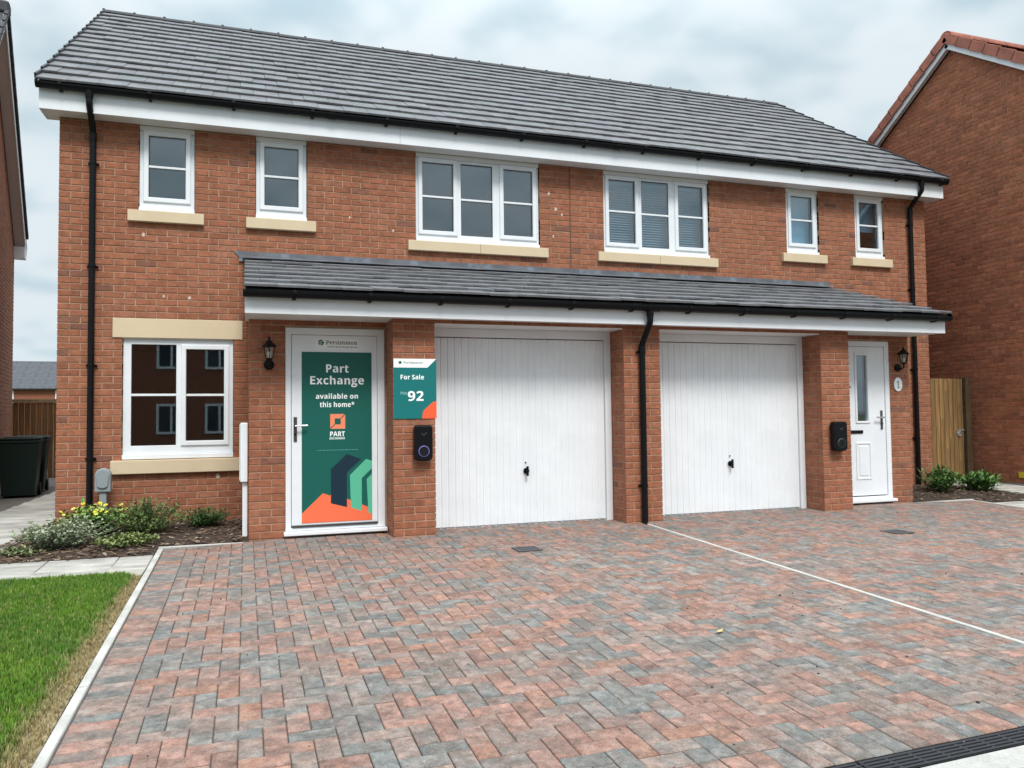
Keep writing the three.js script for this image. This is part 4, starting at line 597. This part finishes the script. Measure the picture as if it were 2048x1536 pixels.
plant('leafy_plant', 'bright green leafy clump growing in front of the wooden gate', 11.72, 0.95, { stems: 60, leaves: 13, h: 0.36, spread: 0.33, l: 0.11, w: 0.014, up: 1.3, cols: [[0.06, 0.13, 0.025], [0.1, 0.18, 0.04], [0.04, 0.09, 0.02]] });
plant('leafy_plant', 'bright green leafy clump growing beside the neighbouring brick wall', 12.4, 1.05, { stems: 55, leaves: 13, h: 0.25, spread: 0.36, l: 0.12, w: 0.016, up: 1.1, cols: [[0.06, 0.14, 0.025], [0.1, 0.19, 0.04], [0.045, 0.1, 0.02]] });

// ---------- gate, rear fence, bins ----------
const woodTone = (b) => { const k = rr(0.7, 1.25); return b.map((v) => v * k); };
function boards(parent, x0, x1, y0, y1, w, th, base) { for (let x = x0; x < x1 - 0.02; x += w) { const pb = new PB(), c = woodTone(base), d = woodTone(base); piece(pb, { O: V3(0, 0, 0), U: X, V: Yp, N: Zp, poly: rectPoly(x + 0.004, Math.min(x + w, x1) - 0.004, y0, y1 + rr(-0.002, 0.002)), depth: th, ch: 0.004, h: rr(-0.002, 0.002), col: c, col2: d }); const m = fin(new THREE.Mesh(pb.geo(), M.wood)); m.name = 'board'; parent.add(m); } }
{ const g = thing('wooden_gate', 'tall brown timber side gate of upright boards with a metal latch', 'gate', [12.68, 0.02, -0.5]); boards(g, 0, 1.2, 0.06, 1.76, 0.098, 0.02, [0.46, 0.27, 0.1]);
  for (const y of [0.3, 1.5]) { const pb = new PB(); piece(pb, { O: V3(0, 0, -0.022), U: X, V: Yp, N: Zp, poly: rectPoly(0.0, 1.2, y, y + 0.1), depth: 0.03, ch: 0.002, col: [0.17, 0.11, 0.045] }); const m = fin(new THREE.Mesh(pb.geo(), M.wood)); m.name = 'rail'; g.add(m); }
  mesh('latch', [cyl(0.05, 0.05, 0.008, 1.09, 0.82, 0.008, 'z', 24), new THREE.TorusGeometry(0.034, 0.006, 8, 24).translate(1.09, 0.8, 0.018), B(1.06, 1.2, 0.86, 0.885, 0.006, 0.014)], M.galv, g); }
{ const g = thing('gate_post', 'square timber gate post standing against the neighbouring brick wall', 'post', [13.96, 0.0, -0.5]); const pb = new PB(); piece(pb, { O: V3(0, 0, 0.05), U: X, V: Yp, N: Zp, poly: rectPoly(-0.06, 0.06, 0, 1.8), depth: 0.12, ch: 0.004, col: [0.14, 0.09, 0.04] }); const m = fin(new THREE.Mesh(pb.geo(), M.wood)); m.name = 'post'; g.add(m); }
{ const g = thing('wooden_fence', 'dark brown board fence closing the passage behind the bins', 'fence', [-2.75, 0.0, -9.3]); boards(g, 0, 3.1, 0.02, 1.64, 0.11, 0.02, [0.24, 0.115, 0.035]); const pb = new PB(); piece(pb, { O: V3(0, 0, 0.02), U: X, V: Yp, N: Zp, poly: rectPoly(-0.02, 3.12, 1.645, 1.72), depth: 0.06, ch: 0.004, col: [0.36, 0.27, 0.15] }); const m = fin(new THREE.Mesh(pb.geo(), M.wood)); m.name = 'cap_rail'; g.add(m); }
function bin(x, z, turn, label) { const g = thing('wheelie_bin', label, 'bin', [x, 0.033, z]); g.rotation.y = turn;
  const body = new THREE.BoxGeometry(0.56, 0.86, 0.66, 1, 6, 1), p = body.attributes.position; for (let i = 0; i < p.count; i++) { const t = (p.getY(i) + 0.43) / 0.86, k = 0.8 + 0.2 * t; p.setX(i, p.getX(i) * k); p.setZ(i, p.getZ(i) * k); } body.computeVertexNormals();
  mesh('body', [body.translate(0, 0.47, 0), B(-0.29, 0.29, 0.86, 0.9, -0.34, 0.34, 0.012)], M.bin, g); mesh('lid', [B(-0.295, 0.295, 0.905, 0.95, -0.36, 0.35, 0.02), B(-0.2, 0.2, 0.945, 0.962, -0.25, 0.25, 0.008)], M.bin, g); mesh('handle', [cyl(0.014, 0.014, 0.5, 0, 0.9, -0.39, 'x', 10)], M.bin, g);
  for (const s of [-1, 1]) mesh('wheel', [cyl(0.1, 0.1, 0.045, s * 0.24, 0.1, -0.28, 'x', 20)], M.blackMatt, g); }
bin(-1.36, -4.55, 0.13, 'dark green wheelie bin standing before the other bin in the side passage'); bin(-1.45, -5.5, 0.13, 'dark green wheelie bin standing between the other bin and the fence');

// ---------- neighbouring houses ----------
{ // right: gable wall side-on, red verge tiles
  const WX = 14.2, AZ = -0.76, AY = 7.78, S = 0.7, front = 3.6, back = -5.1, topY = (z) => AY - S * Math.abs(z - AZ);
  const h = thing('neighbour_house', 'red brick house gable with terracotta roof tiles behind the wooden gate', 'house');
  const s = new THREE.Shape(); s.moveTo(front, -0.3); s.lineTo(front, topY(front)); s.lineTo(AZ, AY); s.lineTo(back, topY(back)); s.lineTo(back, -0.3); s.closePath(); const g = new THREE.ExtrudeGeometry(s, { depth: 7, bevelEnabled: false }); g.rotateY(-Math.PI / 2);
  const wall = mesh('wall', [g.translate(WX + MG + 7, 0, 0)], mat([0.58, 0.36, 0.24], 0.95, { map: tConc }), h), recs = [];
  const t2 = () => { const k = rr(0.8, 1.15), t = rnd(); return (t < 0.6 ? [0.5, 0.172, 0.086] : t < 0.85 ? [0.455, 0.15, 0.075] : [0.54, 0.195, 0.102]).map((v) => v * k); };
  bricks(recs, { O: V3(WX, 0, 0), U: Zp, N: Xn, u0: back, u1: front, v0: -0.2, v1: AY, clip: [[S, -1, AY - 0.004 - S * AZ], [-S, -1, AY - 0.004 + S * AZ]], phase: 0.07, tone: t2 });
  for (const r of recs) { const cz = (r.poly[0][0] + r.poly[1][0]) / 2, cy = r.poly[0][1]; if (cz < -0.7 && cy < 1.8) r.seen = 0.01; if (cz < -1 ) r.seen = 0.3; }
  emit(recs, 'brick', 'brickwork', M.brick, wall, 300);
  const roof = mesh('roof', [-1, 1].map((d) => { const L = (d < 0 ? AZ - back : front - AZ) + 0.3, l = L * Math.hypot(1, S); return new THREE.BoxGeometry(7.2, 0.04, l).rotateX(d * Math.atan(S)).translate(WX - 0.1 + 3.6, AY + 0.2 - (S * L) / 2, AZ + (d * L) / 2); }), mat([0.33, 0.1, 0.06], 0.8, { map: tTile }), h);
  for (const d of [-1, 1]) { const L = (d < 0 ? AZ - back : front - AZ) + 0.25, l = L * Math.hypot(1, S);
    mesh('barge_board', [new THREE.BoxGeometry(0.02, 0.15, l).rotateX(d * Math.atan(S)).translate(WX - 0.1, AY + 0.1 - (S * L) / 2, AZ + (d * L) / 2)], M.white, h);
    mesh('verge_soffit', [new THREE.BoxGeometry(0.085, 0.015, l).rotateX(d * Math.atan(S)).translate(WX - 0.045, AY + 0.045 - (S * L) / 2, AZ + (d * L) / 2)], M.whiteMatt, h);
    const n = Math.floor(l / 0.32); for (let i = 0; i < n; i++) { const q = (i + 0.5) * 0.32, k = rr(0.85, 1.15), dz = d * (q / Math.hypot(1, S)), y = AY + 0.3 - S * Math.abs(dz), r0 = d * (Math.atan(S) - 0.05); const m = mesh('verge_tile', [new RoundedBoxGeometry(0.18, 0.03, 0.345, 1, 0.006).rotateX(r0).translate(WX - 0.06, y - 0.035, AZ + dz), new RoundedBoxGeometry(0.025, 0.17, 0.345, 1, 0.006).rotateX(r0).translate(WX - 0.14, y - 0.09, AZ + dz)], mat([0.52 * k, 0.18 * k, 0.12 * k], 0.75, { map: tTile }), roof); } }
  for (let i = 0; i < 6; i++) mesh('ridge_tile', [new THREE.CylinderGeometry(0.13, 0.13, 0.44, 12, 1, false, -Math.PI / 2, Math.PI).rotateZ(Math.PI / 2).rotateX(-Math.PI / 2).translate(WX + 0.1 + i * 0.45, AY + 0.2, AZ)], mat([0.38, 0.12, 0.075], 0.75, { map: tTile }), roof);
  const y = thing('warning_label', 'small yellow label low on the neighbouring brick wall', 'label', [14.196, 0.1, 0.45]); mesh('plate', [B(-0.006, 0.0, 0, 0.1, -0.2, 0.2, 0.002)], M.yellow, y);
}
{ // left: wall and verge seen along its length
  const h = thing('neighbour_house', 'red brick house wall with dark tiled verge across the side passage', 'house', [-1.905, 0, -4.78]); h.rotation.y = 0.1366;
  const AY = 7.82, S = 0.9, hb = 3.42, topY = (z) => AY - S * Math.abs(z); const s = new THREE.Shape(); s.moveTo(hb, -0.3); s.lineTo(hb, topY(hb)); s.lineTo(0, AY); s.lineTo(-hb, topY(hb)); s.lineTo(-hb, -0.3); s.closePath();
  const g = new THREE.ExtrudeGeometry(s, { depth: 7, bevelEnabled: false }); g.rotateY(-Math.PI / 2); const wall = mesh('wall', [g.translate(-MG, 0, 0)], M.mortar, h), recs = [];
  bricks(recs, { O: V3(0, 0, 0), U: Zn, N: X, u0: -hb, u1: hb, v0: -0.2, v1: AY, clip: [[S, -1, AY - 0.004], [-S, -1, AY - 0.004]], phase: 0.03, seen: 0 }); const pb = new PB(); for (const r of recs) piece(pb, r); const bm = fin(new THREE.Mesh(pb.geo(), M.brick)); bm.name = 'brickwork'; bm.userData.kind = 'stuff'; wall.add(bm);
  const L = 3.62, l = L * Math.hypot(1, S), th = Math.atan(S);
  mesh('roof', [-1, 1].map((d) => new THREE.BoxGeometry(7.2, 0.05, l).rotateX(d * th).translate(-3.4, AY + 0.2 - (S * L) / 2, (d * L) / 2)), M.ridge, h);
  for (const d of [-1, 1]) { mesh('verge_soffit', [new THREE.BoxGeometry(0.17, 0.02, l).rotateX(d * th).translate(0.09, AY + 0.03 - (S * L) / 2, (d * L) / 2)], M.whiteMatt, h); mesh('barge_board', [new THREE.BoxGeometry(0.02, 0.2, l).rotateX(d * th).translate(0.185, AY + 0.11 - (S * L) / 2, (d * L) / 2)], M.whiteMatt, h); mesh('box_end', [B(-0.02, 0.19, topY(hb) - 0.2, topY(hb) + 0.02, d < 0 ? -L - 0.0 : hb - 0.1, d < 0 ? -hb + 0.1 : L)], M.white, h);
    const n = Math.floor(l / 0.33); for (let i = 0; i < n; i++) { const q = (i + 0.5) * 0.33, dz = (d * q) / Math.hypot(1, S), y = AY + 0.24 - S * Math.abs(dz); mesh('verge_unit', [new THREE.BoxGeometry(0.05, 0.09, 0.35).rotateX(d * (th - 0.06)).translate(0.215, y, dz)], M.ridge, h); } }
  mesh('ridge_end', [B(-0.3, 0.25, AY + 0.14, AY + 0.36, -0.13, 0.13, 0.05)], M.ridge, h);
}
{ // far house seen over the fence
  const h = thing('far_house', 'distant brick house with a plain grey roof seen above the rear fence', 'house', [-17, -0.3, -70]);
  mesh('wall', [B(-12, 9, 0, 4.55, -7, 0)], M.block, h); mesh('roof', [new THREE.BoxGeometry(22, 0.15, 4.9).rotateX(0.58).translate(-1.5, 5.85, -1.65), new THREE.BoxGeometry(22, 0.15, 4.9).rotateX(-0.58).translate(-1.5, 5.85, -5.6)], mat([0.1, 0.105, 0.12], 0.8, { map: tTile }), h);
  for (const x of [-1.15, 3.6]) { const w = mesh('window', [plate([x - 0.75, x + 0.75, 3.3, 4.4], [[x - 0.66, x - 0.24, 3.4, 4.3], [x - 0.17, x + 0.2, 3.4, 4.3], [x + 0.27, x + 0.66, 3.4, 4.3]], 0.06, 0.0)], M.white, h); mesh('pane', [B(x - 0.7, x + 0.7, 3.35, 4.35, 0.001, 0.02)], mat([0.06, 0.09, 0.12], 0.2), w); }
}
{ // the house across the road, seen in the window glass
  const h = thing('opposite_house', 'brick house across the road with white windows', 'house', [2, -0.2, 24]);
  mesh('wall', [B(-11, 9, 0, 5.1, 0, 8)], M.block, h); mesh('roof', [new THREE.BoxGeometry(21, 0.15, 5).rotateX(-0.6).translate(-1, 6.35, 1.8), new THREE.BoxGeometry(21, 0.15, 5).rotateX(0.6).translate(-1, 6.35, 5.8)], mat([0.09, 0.09, 0.1], 0.8, { map: tTile }), h);
  for (const x of [-7.5, -2.75, -0.95, 5]) for (const y of [0.9, 3.5]) { const w = mesh('window', [plate([x - 0.55, x + 0.55, y, y + 1.2], [[x - 0.46, x - 0.04, y + 0.09, y + 1.11], [x + 0.04, x + 0.46, y + 0.09, y + 1.11]], 0.06, -0.06)], M.white, h); mesh('pane', [B(x - 0.5, x + 0.5, y + 0.05, y + 1.15, -0.03, -0.01)], mat([0.03, 0.04, 0.05], 0.1), w); }
}
// ---------- litter ----------
{ const g = thing('dry_leaf', 'curled straw coloured dry leaf lying on the block paving', 'leaf', [4.78, gy(5.79) + 0.004, 5.79]); const q = new THREE.PlaneGeometry(0.09, 0.03, 8, 4).rotateX(-Math.PI / 2), p = q.attributes.position; for (let i = 0; i < p.count; i++) { const x = p.getX(i), z = p.getZ(i), k = 1 - Math.pow(Math.abs(x) / 0.047, 2); p.setZ(i, z * Math.max(k, 0.05)); p.setY(i, 0.5 * Math.abs(z) + 2.2 * x * x); } q.computeVertexNormals(); q.rotateY(0.6); const m = mesh('blade', [q], mat([0.5, 0.38, 0.16], 0.9, { side: THREE.DoubleSide }), g); }
{ const pb = new PB(); for (let i = 0; i < 420; i++) { const x = rr(1.6, 11), z = rr(2.2, 7.5), s = rr(0.002, 0.006) * (rnd() < 0.06 ? 1.8 : 1), k = rr(0.4, 1.2), c = rnd() < 0.5 ? [0.42 * k, 0.36 * k, 0.28 * k] : [0.08 * k, 0.06 * k, 0.05 * k], a = rnd() * 6.3; piece(pb, { O: V3(x, gy(z) + s * 0.8 + 0.001, z), U: V3(Math.cos(a), 0, Math.sin(a)), V: V3(Math.sin(a), 0, -Math.cos(a)), N: Yp, poly: [[-s, -s * 0.6], [s * 0.7, -s], [s, s * 0.5], [-s * 0.3, s]], depth: s * 1.2, ch: s * 0.4, col: c }); } const m = fin(new THREE.Mesh(pb.geo(), M.chip)); m.name = 'grit'; m.userData.kind = 'stuff'; tag(m, 'specks of grit and crumbs scattered over the block paving', 'grit'); scene.add(m); }

renderer.render(scene, camera);
